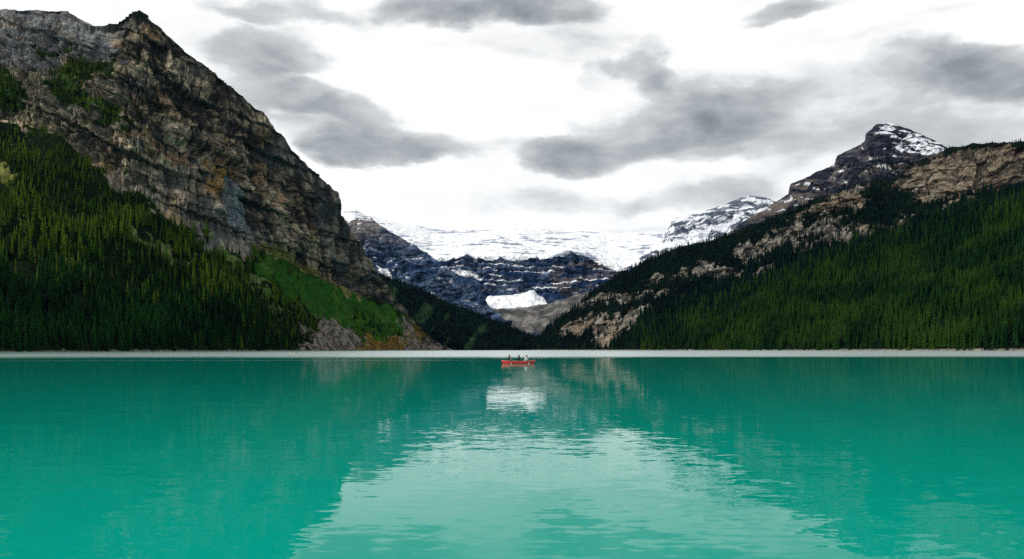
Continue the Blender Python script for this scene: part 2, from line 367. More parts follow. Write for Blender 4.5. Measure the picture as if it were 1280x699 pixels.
dL = np.where(bowlm, .35, dL)+np.where((plants > .5) & (LM.py > 60), .15, 0)
dL = np.where(forest_L & (LM.P[:, 2] < 40) & (LM.px < 360), 1.0, dL)
dL *= (LM.px > -260)

# =================================================================== RIGHT MOUNTAIN
px = np.concatenate([np.linspace(640, 1300, 640, endpoint=False), np.linspace(1300, 2200, 60)])
shr = shore([(640, 2330), (700, 2150), (800, 1750), (1000, 1250), (1280, 850), (1600, 600), (2200, 420)])
ridge = [(640, 437.5, 2345), (665, 433, 2330), (690, 405, 2300), (720, 385, 2250), (750, 360, 2200), (790, 335, 2150), (830, 315, 2100), (850, 308, 2080), (900, 297, 2050), (950, 280, 2030), (985, 264, 2000), (1020, 250, 1980), (1060, 234, 1960), (1090, 225, 1920), (1110, 225, 1880), (1120, 221, 1850), (1140, 207, 1820), (1180, 188, 1750), (1215, 179, 1700), (1280, 178, 1600), (1500, 166, 1450), (2200, 150, 1300)]
m1 = blend_lines(shr, ridge, .5, .55, px); m2 = blend_lines(shr, ridge, .8, .84, px)
RM = Loft('forested_mountain', [shr, m1, m2, ridge], px, [90, 80, 90])
x, y = RM.wob(9, 1/30., 141)
TAN = [[(987, 274), (1048, 240), (1077, 241), (1084, 267), (1058, 274), (1010, 275)],
       [(1060, 281), (1110, 284), (1129, 268), (1167, 258), (1209, 244), (1226, 252), (1195, 260), (1152, 270), (1115, 284), (1070, 292)],
       [(1115, 226), (1152, 203), (1204, 184), (1280, 184), (1700, 176), (1700, 235), (1280, 230), (1204, 244), (1176, 240), (1148, 250), (1129, 242)]]
GREY = [[(940, 303), (968, 289), (1034, 280), (1056, 285), (1034, 294), (987, 297), (940, 310)],
        [(915, 304), (956, 293), (976, 290), (1002, 272), (1002, 290), (976, 304), (950, 312), (918, 315)],
        [(855, 339), (897, 328), (943, 343), (978, 338), (975, 345), (936, 358), (890, 356), (868, 346)],
        [(803, 343), (833, 341), (828, 351), (804, 353)],
        [(707, 388), (742, 374), (798, 371), (853, 374), (815, 386), (775, 380), (726, 392)]]
THIN = [[(838, 345), (870, 339), (870, 352), (800, 367), (742, 383), (744, 374)], [(905, 322), (970, 302), (1060, 287), (1112, 290), (1060, 300), (980, 313), (930, 324)], [(1000, 262), (1050, 236), (1090, 228), (1090, 236), (1050, 245), (1010, 270)]]
BUFF = [[(696, 408), (736, 400), (775, 394), (823, 394), (792, 412), (755, 432), (736, 416), (698, 424)]]
tanm = np.zeros(len(x), bool); greym = tanm.copy(); buffm = tanm.copy()
for p_ in TAN: tanm |= inpoly(p_, x, y)
for p_ in GREY: greym |= inpoly(p_, x, y)
thin = tanm.copy()*False
for p_ in THIN: thin |= inpoly(p_, x, y)
thin &= ~(tanm | greym); greym |= thin
for p_ in BUFF: buffm |= inpoly(p_, x, y)
rk = tanm | greym | buffm
rkf = rk.astype(np.float32)
STR = (-.10, .05, 1.0)
B2, K2, S2 = blocks(RM.P0, STR, 26, 20, 181, (.8, -.6, 0)); B3, K3, S3 = blocks(RM.P0, STR, 11, 8, 182, (.8, -.6, 0))
P = RM.P0; n = RM.normals()*np.array([1, 1, .4], np.float32); n /= np.linalg.norm(n, axis=1, keepdims=True)
gul = fbm(P*np.array([1/30, 1/30, 1/110]), 4, 81, .55, ridged=True)-.5; blk = fbm(P/12, 4, 82, .6)
inb = sstep(0, .3, RM.v)*(1-sstep(RM.nl, RM.nl+.3, RM.v))*sstep(640, 680, RM.px)
big = (fbm(P/240, 4, 83, .5)*34*(1-.75*sstep(RM.nl-.7, RM.nl, RM.v))+fbm(P/30, 3, 84)*5)*inb
RM.P = P+n*((gul*9+blk*2.5+9*(B2-.5)+4*(B3-.5)-5*S2-2*S3)*rkf*inb)[:, None]; RM.P[:, 2] += big
t1 = fbm(P*np.array([1/40, 1/40, 1/40]), 4, 91); t2 = fbm(P*np.array([1/8, 1/8, 1/24]), 3, 92); t4 = fbm(P/5, 2, 93)
C = L3c(.003, .009, .005)*(1+.4*t1[:, None])
rockc = lerp(L3c(.045, .042, .040)+0*C, L3c(.29, .265, .225), sstep(.15, .85, .45*B2+.45*B3+.35*t2+.3*t4))
C = np.where(greym[:, None], rockc, C)
strat = fbm(np.stack([P[:, 0]/70, P[:, 1]/70, P[:, 2]/5+P[:, 0]/60], -1), 3, 94)
tanc = lerp(L3c(.055, .046, .038)+0*C, L3c(.235, .19, .14), sstep(.1, .9, .4*B2+.4*B3+.5*strat+.3*t2))
tanc = lerp(tanc, L3c(.40, .36, .30), .6*sstep(.25, .5, t1+.2*t2)*sstep(215, 240, RM.py))
tanc = lerp(tanc, L3c(.05, .045, .04), .6*sstep(.2, .5, -t2+.3*t1))
C = np.where(tanm[:, None], tanc, C)
C = np.where(buffm[:, None], lerp(rockc, L3c(.34, .25, .18), .55*sstep(-.2, .25, t1)), C)
beach = RM.P[:, 2] < .9+.6*t4
C = np.where(beach[:, None], L3c(.26, .23, .18)*(1+.4*t2[:, None]), C)
right_mountain = RM.build(M_hill, C)
dR = np.where(thin, .22, np.where(rk, .045, 1.0))*(RM.P[:, 2] > 1.5)*(RM.v <= RM.nl)*(RM.px < 1460)*(RM.px > 655)*(.55+.45*sstep(-.35, 0, fbm(P/60, 3, 95)))
dR *= np.where((RM.px > 1105) & (RM.v > 2.9), 1.0, 1.0)
RM_t = (RM.px, RM.py)

# =================================================================== FAR SIDE SLOPE ON THE LEFT (forested, beyond the gravel fans)
px = np.linspace(430, 740, 260)
sh2 = shore([(430, 2060), (560, 2080), (640, 2180), (740, 2420)], -4)
rd2 = [(430, 322, 2600), (480, 346, 2560), (520, 361, 2520), (560, 379, 2480), (600, 396, 2450), (645, 415, 2420), (690, 430, 2420), (740, 438, 2460)]
SL = Loft('side_slope', [sh2, blend_lines(sh2, rd2, .5, .55, px), rd2], px, [50, 50])
inb = sstep(0, .3, SL.v)*(1-sstep(SL.nl-.3, SL.nl, SL.v)*.7)*(1-sstep(SL.nl, SL.nl+.3, SL.v))
SL.P[:, 2] += (fbm(SL.P0/150, 4, 101)*22)*inb
t1 = fbm(SL.P0/60, 4, 102); t2 = fbm(SL.P0/12, 3, 103)
C = L3c(.004, .013, .009)*(1+.5*t1[:, None])
av = fbm(np.stack([SL.px/26+SL.py/40, SL.py/220, SL.px*0], -1), 3, 104)
avm = sstep(.12, .3, av)*sstep(1.9, 1.5, SL.v)
C = lerp(C, L3c(.018, .045, .014), .8*avm)
side_slope = SL.build(M_hill, C)
dS = (1-.8*avm)*(SL.P[:, 2] > 1.5)*(SL.v <= SL.nl)

# =================================================================== STONY VALLEY FLOOR BELOW THE GLACIER
px = np.linspace(520, 800, 240)
mo0 = [(520, 436, 2500), (800, 436, 2500)]
mo1 = [(520, 412, 3000), (640, 421, 3000), (690, 421, 3000), (800, 412, 3000)]
mo2 = [(520, 392, 3500), (598, 388, 3500), (640, 392, 3500), (690, 385, 3500), (710, 376, 3500), (740, 366, 3500), (800, 350, 3500)]
mo3 = [(520, 390, 4000), (600, 384, 4000), (640, 385, 4000), (680, 381, 4000), (720, 370, 4000), (800, 345, 4000)]
MO = Loft('moraine', [mo0, mo1, mo2, mo3], px, [20, 60, 30])
P = MO.P0; MO.P[:, 2] += (fbm(P/np.array([220, 400, 200]), 4, 111, .55, ridged=True)-.5)*26*sstep(.3, 1, MO.v)
t1 = fbm(P/np.array([70, 160, 40]), 4, 112); t2 = fbm(P/14, 3, 113)
C = lerp(L3c(.065, .064, .064)+0*P, L3c(.18, .172, .16), sstep(-.3, .35, t1+.35*t2))
moraine = MO.build(M_far, C)

# =================================================================== FAR ROCK PEAK, LEFT OF THE GLACIER
def far_disp(L, amp, period, seed, tiltx=0.0, vs_=99.0, smooth=1.0):
    P = L.P0; n = L.normals()*np.array([1, 1, .3], np.float32); n /= np.linalg.norm(n, axis=1, keepdims=True)
    big = fbm(P*np.array([1/300, 1/300, 1/600]), 3, seed, ridged=True)-.5
    gul = fbm(P*np.array([1/90, 1/90, 1/300]), 4, seed+1, .55, ridged=True)-.5
    s = (P[:, 2]+tiltx*P[:, 0])/period+.45*fbm(P/260, 3, seed+2)+.22*fbm(P/40, 3, seed+5); fr = s-np.floor(s)
    led = np.where(fr < .6, fr/.6*.15, .15+(fr-.6)/.4*.85)
    k = sstep(0, .4, L.v)*(1-.7*sstep(L.nl-.4, L.nl, L.v))*(1-sstep(L.nl, L.nl+.2, L.v))*(1-(1-smooth)*sstep(vs_, vs_+.15, L.v))
    FB, FK, FS = blocks(P, (tiltx, 0, 1.0), 75, period*1.0, seed+31, (.96, .28, 0)); FB2, FK2, FS2 = blocks(P, (tiltx, 0, 1.0), 30, period*.5, seed+32, (.96, .28, 0))
    L.P = P+n*((amp*(1.2*big+1.2*gul-.25*(led-.4)+.55*(FB-.5)+.3*(FB2-.5)))*k)[:, None]
    return dict(FB=FB, FB2=FB2, FK=FK, fr=fr, gul=gul, big=big, s=s)
px = np.linspace(380, 680, 330)
b0 = [(380, 420, 2900), (680, 420, 2900)]
r0 = [(380, 262, 4200), (425, 272, 4200), (436, 277, 4100), (450, 271, 4000), (466, 271, 4000), (478, 283, 3950), (500, 296, 3900), (520, 306, 3850), (540, 321, 3800), (560, 336, 3700), (585, 347, 3600), (601, 353, 3550), (607, 376, 3450), (615, 388, 3400), (640, 407, 3300), (680, 425, 3200)]
PK = Loft('rock_peak', [b0, blend_lines(b0, r0, .5, .62, px), r0], px, [50, 130])
q = far_disp(PK, 26, 27, 121, -.12); P = PK.P0; x, y = PK.wob(5, 1/90., 122)
t1 = fbm(P/np.array([90, 90, 50]), 4, 123); t2 = fbm(P/np.array([22, 22, 60]), 3, 124)
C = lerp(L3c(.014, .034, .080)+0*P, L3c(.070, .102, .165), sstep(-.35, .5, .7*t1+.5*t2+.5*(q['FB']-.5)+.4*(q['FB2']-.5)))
C = C*(.62+.76*hashf(np.floor(q['s']*1.6), q['s']*0, 5))[:, None]
C = lerp(C, L3c(.17, .15, .135), .8*sstep(318, 284, y)*sstep(-.3, .3, t1+.4))
C = lerp(C, L3c(.035, .045, .08), .4*(q['fr'] > .7))
sn = ((q['fr'] > .8) & (t1+.5*t2 > .42)) | inpoly([(470, 332), (486, 336), (490, 344), (478, 343)], x*.4+PK.px*.6, y*.4+PK.py*.6) | ((PK.py < 274.5) & (t2 > -.2) & (PK.px > 445))
C = np.where(sn[:, None], L3c(.85, .87, .9), C)
rock_peak = PK.build(M_far, C)

# =================================================================== HEADWALL WITH SNOWFIELD AND HANGING GLACIER
px = np.linspace(400, 900, 480)
c0 = [(400, 402, 4050), (900, 402, 4050)]
c1 = [(400, 372, 4400), (600, 376, 4400), (700, 368, 4400), (900, 360, 4400)]
c2 = [(400, 325, 4600), (480, 322, 4600), (540, 327, 4600), (580, 323, 4600), (660, 323, 4600), (720, 318, 4600), (760, 330, 4600), (790, 334, 4600), (900, 315, 4600)]
c3 = [(400, 270, 5900), (428, 263, 5900), (444, 261.5, 5900), (456, 268, 5900), (500, 279, 5900), (520, 281, 5900), (540, 286, 5900), (600, 287, 5900), (650, 284, 5900), (700, 288, 5900), (760, 291, 5900), (830, 292, 5900), (870, 280, 5900), (900, 278, 5900)]
HW = Loft('headwall', [c0, c1, c2, blend_lines(c2, c3, .5, .4, px), c3], px, [20, 110, 50, 60])
q = far_disp(HW, 30, 33, 131, .05, 2.0, .25); P = HW.P0; x, y = HW.wob(6, 1/110., 132)
t1 = fbm(P/np.array([160, 160, 45]), 4, 133); t2 = fbm(P/np.array([26, 26, 70]), 3, 134); t3 = fbm(P/np.array([110, 200, 16]), 4, 135)
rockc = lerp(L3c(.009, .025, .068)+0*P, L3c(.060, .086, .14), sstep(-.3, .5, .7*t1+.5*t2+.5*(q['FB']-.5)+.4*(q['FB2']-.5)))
rockc = rockc*(.62+.76*hashf(np.floor(q['s']*1.6), q['s']*0, 6))[:, None]
rockc = lerp(rockc, L3c(.13, .105, .095), .6*inpoly([(690, 330), (760, 325), (775, 345), (720, 366), (690, 360)], x, y).astype(np.float32)*sstep(-.2, .2, t1))
snowc = L3c(.88, .90, .93)+0*P
wall = (HW.v <= 2.0) & (HW.v > .2)
ledge = (q['fr'] > .72) & (t3+.4*t1+.2*t2 > .17) & (HW.py < 366)
snow = ~wall | ledge
bare = (HW.v > 2.0) & (t3+.3*t1+.5*fbm(P/np.array([420, 600, 160]), 3, 136) > .36)
snow &= ~bare
snow |= inpoly([(540, 330), (560, 333), (590, 340), (606, 346), (600, 350), (575, 344), (548, 338)], x, y) | inpoly([(740, 322), (775, 318), (800, 320), (800, 340), (770, 336)], x, y)
crag = inpoly([(700, 320), (715, 314), (742, 320), (752, 334), (720, 338), (700, 332)], x, y)
snow &= ~crag
rk2 = np.where(bare[:, None], rockc*1.6+L3c(.26, .27, .28), rockc)
C = np.where(snow[:, None], snowc, rk2)
headwall = HW.build(M_far, C)

# the white tongue of ice lying at the foot of the wall
px = np.linspace(590, 684, 120)
g0 = [(590, 393, 3880), (684, 389, 3880)]
g1 = [(590, 390, 3900), (597, 387.5, 3900), (610, 384.5, 3900), (640, 384.5, 3900), (678, 381, 3900), (684, 381, 3900)]
g2 = [(590, 390, 4150), (597, 387, 4150), (605, 380, 4150), (609, 371, 4150), (625, 369.5, 4150), (650, 368, 4150), (662, 364, 4150), (668, 363, 4150), (675, 372, 4150), (682, 377, 4150), (684, 381, 4150)]
GL = Loft('glacier', [g0, g1, g2], px, [6, 60])
P = GL.P0; GL.P[:, 2] += (fbm(P/np.array([45, 90, 40]), 4, 151, .55)*13)*sstep(.6, 1.2, GL.v)*(1-sstep(1.9, 2.1, GL.v))
t1 = fbm(P/np.array([40, 60, 30]), 4, 152)
C = lerp(L3c(.90, .92, .95)+0*P, L3c(.60, .66, .74), .8*sstep(.2, .5, t1))
C = np.where((GL.v < 1.0)[:, None], L3c(.3, .3, .31), C)
M_snow = terrain_mat('glacier_ice', 0.08, 3.0, con=(.9, 1.08))
glacier = GL.build(M_snow, C)

# =================================================================== SNOW-STREAKED PEAK AND DARK PEAK ON THE RIGHT
px = np.linspace(800, 1040, 260)
s0 = [(800, 345, 4100), (1040, 345, 4100)]
s1 = [(800, 318, 5000), (826, 304, 5000), (831, 292, 5000), (836, 284, 5000), (842, 273, 5000), (870, 267, 5000), (900, 258, 5000), (918, 251, 5000), (930, 246, 5000), (950, 245, 5000), (965, 250, 5000), (990, 262, 5000), (1040, 280, 5000)]
SP = Loft('snowy_peak', [s0, blend_lines(s0, s1, .55, .6, px), s1], px, [30, 110])
q = far_disp(SP, 24, 36, 161, -.22); P = SP.P0; x, y = SP.wob(5, 1/100., 162)
t1 = fbm(P/np.array([120, 120, 30]), 4, 163); t2 = fbm(P/np.array([24, 24, 60]), 3, 164)
C = lerp(L3c(.10, .125, .17)+0*P, L3c(.27, .29, .33), sstep(-.3, .4, t1+.5*t2))
sn = ((q['fr'] > .58) & (t1+.4*t2 > -.12)) | (t1+.3*t2 > .32) | inpoly([(885, 287), (912, 278), (930, 262), (935, 266), (905, 290)], x, y) | inpoly([(800, 306), (850, 296), (885, 288), (890, 294), (850, 310), (800, 320)], x, y)
C = np.where(sn[:, None], L3c(.80, .83, .88), C)
snowy_peak = SP.build(M_far, C)

px = np.linspace(880, 1320, 420)
d0 = [(880, 330, 2400), (1000, 300, 2300), (1100, 260, 2250), (1320, 250, 2250)]
d1 = [(880, 312, 2900), (915, 287, 2900), (940, 272, 2920), (960, 262, 2950), (975, 250, 2950), (986, 243, 2960), (988, 232, 2960), (1005, 224, 2980), (1025, 214, 3000), (1042, 206, 3000), (1045, 195, 3020), (1062, 188, 3050), (1080, 178, 3060), (1085, 166, 3080), (1096, 156, 3100), (1105, 153, 3100), (1120, 157, 3100), (1140, 163, 3100), (1160, 171, 3080), (1180, 181, 3050), (1220, 200, 3000), (1320, 240, 2900)]
DP = Loft('dark_peak', [d0, blend_lines(d0, d1, .5, .55, px), d1], px, [60, 120])
q = far_disp(DP, 22, 34, 171, .1); P = DP.P0; x, y = DP.wob(7, 1/70., 172)
t1 = fbm(P/np.array([90, 90, 40]), 4, 173); t2 = fbm(P/np.array([18, 18, 40]), 3, 174)
C = lerp(L3c(.014, .017, .030)+0*P, L3c(.085, .082, .092), sstep(-.3, .5, .7*t1+.5*t2+.5*(q['FB']-.5)+.4*(q['FB2']-.5)))
C = lerp(C, L3c(.15, .12, .095), .6*sstep(.0, .3, t1)*sstep(190, 215, y))
mt = .9*sstep(1085, 1115, x+(y-160)*.4)*sstep(195, 175, y-(x-1100)*.12)
sn = ((q['fr'] > .62) & (t1+.5*t2 > -.1) & (mt > .45)) | ((q['fr'] > .8) & (t1+.6*t2 > .3) & (y < 260)) | ((mt > .6) & (t2+t1 > .35))
C = np.where(sn[:, None], L3c(.74, .77, .83), C)
dark_peak = DP.build(M_far, C)
dD = (DP.v < 1.15)*(.5+.5*sstep(-.2, .1, t1))*(DP.px > 930)*(DP.px < 1180)

# =================================================================== GROUND UNDER EVERYTHING
m = bpy.data.materials.new('lake_bed_silt'); m.use_nodes = True; t = NT(m.node_tree); b = t.n['Principled BSDF']
g = t.node('ShaderNodeNewGeometry'); nz = t.noise(g.outputs['Position'], 0.01, 6)
t.l.new(t.mix(nz, (.05, .06, .04, 1), (.10, .095, .075, 1)), b.inputs['Base Color']); b.inputs['Roughness'].default_value = .95
ground = link('ground', mesh_np('ground', [(-10000, -3000, -12), (10000, -3000, -12), (10000, 14000, -12), (-10000, 14000, -12)], [(0, 1, 2, 3)]), m); ground['kind'] = 'structure'

# =================================================================== LAKE: milky glacier water, calm near the camera, ruffled by wind farther out
m = bpy.data.materials.new('glacier_water'); m.use_nodes = True; t = NT(m.node_tree); t.n.clear()
out = t.node('ShaderNodeOutputMaterial')
g = t.node('ShaderNodeNewGeometry'); P = g.outputs['Position']; X_, Y_, Z_ = t.sep(P)
pos = t.comb(X_, Y_, 0.0)
# wind zones by distance down the lake, with drifting edges
edge_n = t.math('MULTIPLY', t.math('SUBTRACT', t.noise(t.comb(t.math('MULTIPLY', X_, .012), t.math('MULTIPLY', Y_, .02), 0), 1.0, 4), .5), 110.0)
ye = t.math('ADD', Y_, edge_n)
wind = t.map(ye, 140, 270, 0.0, 1.0)
streak = t.math('MULTIPLY', t.map(t.math('ABSOLUTE', t.math('SUBTRACT', t.math('ADD', Y_, t.math('MULTIPLY', edge_n, .12)), 150.0)), 0, 8, 1.0, 0.0), 0.55)
streak = t.math('MULTIPLY', streak, t.map(X_, -20, 12, 1.0, 0.0))
wind = t.math('MULTIPLY', t.math('MAXIMUM', wind, streak), t.map(X_, -450, -20, .62, 1.0))
# ripples: slopes taken straight from noise fields of three sizes
def slope_field(scale, detail, k, sx=1.0, sy=1.0):
    v = t.comb(t.math('MULTIPLY', X_, sx), t.math('MULTIPLY', Y_, sy), 0.0)
    c = t.vmath('SUBTRACT', t.noise(v, scale, detail, .55, .2, out='Color'), (.5, .5, .5))
    return t.vmath('SCALE', c, scale=k)
patch = t.map(t.noise(pos, .09, 3), .35, .65, .45, 1.35)
near = t.map(Y_, 6, 40, 1.7, .85)
s1 = slope_field(1.3, 3, .023, .5, 1.2); s2 = slope_field(5.5, 4, .046, .5, 1.2); s3 = slope_field(.17, 2, .010, .6, 1.3)
sl = t.vmath('SCALE', t.vmath('ADD', t.vmath('ADD', s1, s2), s3), scale=t.math('MULTIPLY', patch, near))
sl = t.vmath('ADD', sl, t.vmath('SCALE', slope_field(2.5, 2, 1.0, .5, 1.0), scale=t.math('MULTIPLY', wind, .03)))
slx, sly, _ = t.sep(sl)
Nn = t.vmath('NORMALIZE', t.comb(slx, sly, 1.0))
fr = t.node('ShaderNodeFresnel'); fr.inputs['IOR'].default_value = 1.33; t.l.new(Nn, fr.inputs['Normal'])
fq = t.math('MULTIPLY', t.math('POWER', fr.outputs[0], 1.85), 1.7)          # facet masking: reflection rises steeply, then levels off towards grazing
fac = t.math('DIVIDE', fq, t.math('SQRT', t.math('ADD', 1.0, t.math('POWER', t.math('DIVIDE', fq, 1.0), 2.0))))
dif = t.node('ShaderNodeBsdfDiffuse')
cn = t.noise(pos, .02, 4)
t.l.new(t.mix(cn, (.0002, .290, .218, 1), (.0005, .350, .268, 1)), dif.inputs['Color'])
gl = t.node('ShaderNodeBsdfAnisotropic' if False else 'ShaderNodeBsdfGlossy'); gl.inputs['Color'].default_value = (.97, .98, .98, 1)
t.l.new(t.map(wind, 0, 1, .02, .27), gl.inputs['Roughness']); t.l.new(Nn, gl.inputs['Normal'])
mx = t.node('ShaderNodeMixShader'); t.l.new(fac, mx.inputs[0]); t.l.new(dif.outputs[0], mx.inputs[1]); t.l.new(gl.outputs[0], mx.inputs[2])
t.l.new(mx.outputs[0], out.inputs[0])
lake = link('lake', mesh_np('lake', [(-3500, -600, 0), (3500, -600, 0), (3500, 2700, 0), (-3500, 2700, 0)], [(0, 1, 2, 3)]), m); lake['kind'] = 'structure'

# =================================================================== CONIFERS
def foliage_mat(name, c0, c1, c2, hue=0.0):
    m = bpy.data.materials.new(name); m.use_nodes = True; t = NT(m.node_tree); b = t.n['Principled BSDF']
    oi = t.node('ShaderNodeObjectInfo'); g = t.node('ShaderNodeNewGeometry')
    n = t.noise(g.outputs['Position'], .012, 4); n2 = t.noise(g.outputs['Position'], .7, 3)
    c = t.mix(oi.outputs['Random'], c0, c1)
    c = t.mix(t.map(n, .42, .62, 0, .9), c, c2)
    t.l.new(t.vmath('SCALE', c, scale=t.map(n2, .3, .7, .6, 1.45)), b.inputs['Base Color'])
    b.inputs['Roughness'].default_value = .9; b.inputs['Specular IOR Level'].default_value = .04
    return m
M_conL = foliage_mat('lit_spruce_needles', (.002, .013, .002, 1), (.048, .104, .007, 1), (.095, .150, .011, 1))  # sunlight put into the needle colour, for the upper left slope
M_conD = foliage_mat('shaded_spruce_needles', (.001, .007, .001, 1), (.006, .034, .004, 1), (.008, .040, .005, 1))  # same spruce with shade put into the colour, for the lower left slope
M_conR = foliage_mat('fir_needles', (.001, .008, .003, 1), (.010, .040, .008, 1), (.026, .060, .007, 1))
M_conF = foliage_mat('shade_haze_fir_needles', (.001, .005, .006, 1), (.003, .014, .012, 1), (.004, .018, .012, 1))  # firs with haze and dimmer light put into the colour
m = bpy.data.materials.new('conifer_bark'); m.use_nodes = True; t = NT(m.node_tree); b = t.n['Principled BSDF']
g = t.node('ShaderNodeNewGeometry'); t.l.new(t.mix(t.noise(g.outputs['Position'], 3.0, 4), (.06, .045, .035, 1), (.16, .13, .105, 1)), b.inputs['Base Color']); b.inputs['Roughness'].default_value = .95
M_bark = m
m = bpy.data.materials.new('dead_wood'); m.use_nodes = True; t = NT(m.node_tree); b = t.n['Principled BSDF']
g = t.node('ShaderNodeNewGeometry'); t.l.new(t.mix(t.noise(g.outputs['Position'], 1.2, 4), (.22, .20, .18, 1), (.45, .42, .38, 1)), b.inputs['Base Color']); b.inputs['Roughness'].default_value = .9
M_dead = m

def crown_mesh(name, seed, rad=.13, whorls=17, per=7, low=.07):
    r = random.Random(seed); V = []; Fc = []
    # ragged inner body
    ns = 7; rings = 6
    for i in range(rings+1):
        f = i/rings; z = low+(1-low)*f; rr = rad*.52*(1-f)**.85
        for k in range(ns):
            a = k/ns*2*math.pi; q_ = rr*r.uniform(.65, 1.2); V.append((q_*math.cos(a), q_*math.sin(a), z))
    for i in range(rings):
        for k in range(ns):
            a0 = i*ns+k; a1 = i*ns+(k+1) % ns; Fc.append((a0, a1, a1+ns)); Fc.append((a0, a1+ns, a0+ns))
    for w in range(whorls):
        f = (w+.3*r.random())/whorls; z = low+(1-low)*f
        L = rad*(1-f)**.8*r.uniform(.8, 1.18)+.012; ph = r.random()*6.28
        n_ = max(4, int(per*(1-.4*f)))
        for k in range(n_):
            a = ph+k/n_*2*math.pi+r.uniform(-.3, .3); l = L*r.uniform(.6, 1.25); dr = l*r.uniform(.35, .75); wd = l*r.uniform(.25, .42)
            ca, sa = math.cos(a), math.sin(a); i0 = len(V)
            V += [(.1*l*ca, .1*l*sa, z+.02), (.62*l*ca-wd*sa, .62*l*sa+wd*ca, z-dr*.55), (l*ca, l*sa, z-dr), (.62*l*ca+wd*sa, .62*l*sa-wd*ca, z-dr*.55), (.55*l*ca, .55*l*sa, z-dr*.15)]
            Fc += [(i0, i0+1, i0+4), (i0+1, i0+2, i0+4), (i0+4, i0+2, i0+3), (i0, i0+4, i0+3)]
    return mesh_np(name, V, Fc)
def trunk_mesh(name, seed):
    r = random.Random(seed); V = []; Fc = []; n = 6; lv = [(-.03, .016), (0, .0135), (.3, .010), (.7, .005), (.97, .001)]
    for i, (z, rr) in enumerate(lv):
        ox, oy = r.uniform(-.003, .003), r.uniform(-.003, .003)
        for k in range(n): V.append((ox+rr*math.cos(k/n*6.283), oy+rr*math.sin(k/n*6.283), z))
    for i in range(len(lv)-1):
        for k in range(n):
            a0 = i*n+k; a1 = i*n+(k+1) % n; Fc.append((a0, a1, a1+n, a0+n))
    return mesh_np(name, V, Fc, True)
VAR = [(.115, 19, 7), (.135, 17, 7), (.10, 20, 6), (.15, 16, 8), (.12, 15, 6), (.085, 20, 6)]
def crowns(mat, tagname):
    ms = []
    for i, (rd, w, p) in enumerate(VAR):
        me = crown_mesh(tagname, 100+i, rd, w, p); me.materials.append(mat); ms.append(me)
    return ms
CL = crowns(M_conD, 'spruce_crown'); CU = crowns(M_conL, 'upper_spruce_crown'); CR = crowns(M_conR, 'fir_crown'); CF = crowns(M_conF, 'shade_tone_fir_crown')
TR = trunk_mesh('conifer_trunk', 5); TR.materials.append(M_bark)

def gn_forest(name, pts, scl, rot, sources, label):
    me = bpy.data.meshes.new(name); me.vertices.add(len(pts)); me.vertices.foreach_set('co', np.asarray(pts, np.float32).ravel())
    a = me.attributes.new('scl', 'FLOAT', 'POINT'); a.data.foreach_set('value', np.asarray(scl, np.float32))
    a = me.attributes.new('wid', 'FLOAT', 'POINT'); a.data.foreach_set('value', (np.asarray(scl)*rng.uniform(.85, 1.6, len(scl))).astype(np.float32))
    a = me.attributes.new('rot', 'FLOAT', 'POINT'); a.data.foreach_set('value', np.asarray(rot, np.float32))
    a = me.attributes.new('pick', 'INT', 'POINT'); a.data.foreach_set('value', rng.integers(0, len(sources), len(pts)).astype(np.int32))
    me.update()
    o = link(name, me)
    ng = bpy.data.node_groups.new(name, 'GeometryNodeTree')
    ng.interface.new_socket('Geometry', in_out='INPUT', socket_type='NodeSocketGeometry'); ng.interface.new_socket('Geometry', in_out='OUTPUT', socket_type='NodeSocketGeometry')
    n = ng.nodes; l = ng.links
    gi = n.new('NodeGroupInput'); go = n.new('NodeGroupOutput')
    ip = n.new('GeometryNodeInstanceOnPoints'); ip.inputs['Pick Instance'].default_value = True
    g2i = n.new('GeometryNodeGeometryToInstance')
    for s_ in sources:
        oi = n.new('GeometryNodeObjectInfo'); oi.inputs['Object'].default_value = s_; oi.transform_space = 'ORIGINAL'
        l.new(oi.outputs['Geometry'], g2i.inputs[0])
    def named(nm, typ):
        x_ = n.new('GeometryNodeInputNamedAttribute'); x_.data_type = typ; x_.inputs['Name'].default_value = nm
        return [o_ for o_ in x_.outputs if o_.enabled and o_.name == 'Attribute'][0]
    cx = n.new('ShaderNodeCombineXYZ'); w_ = named('wid', 'FLOAT'); l.new(w_, cx.inputs[0]); l.new(w_, cx.inputs[1]); l.new(named('scl', 'FLOAT'), cx.inputs[2])
    rx = n.new('ShaderNodeCombineXYZ'); l.new(named('rot', 'FLOAT'), rx.inputs[2])
    l.new(gi.outputs[0], ip.inputs['Points']); l.new(g2i.outputs[0], ip.inputs['Instance'])
    l.new(named('pick', 'INT'), ip.inputs['Instance Index']); l.new(cx.outputs[0], ip.inputs['Scale']); l.new(rx.outputs[0], ip.inputs['Rotation'])
    l.new(ip.outputs[0], go.inputs[0])
    md = o.modifiers.new('scatter', 'NODES'); md.node_group = ng
    tag(o, label, 'forest', kind='stuff')
    return o
def plant(p, h, crown, name, label, group):
    o = empty(name, (float(p[0]), float(p[1]), float(p[2])), rng.uniform(0, 6.28)); o.scale = (h*rng.uniform(.9, 1.25),)*2+(h,)
    tag(o, label, 'tree', group)
    link('trunk', TR, None, o); c = link('crown', crown, None, o)
    return o, c

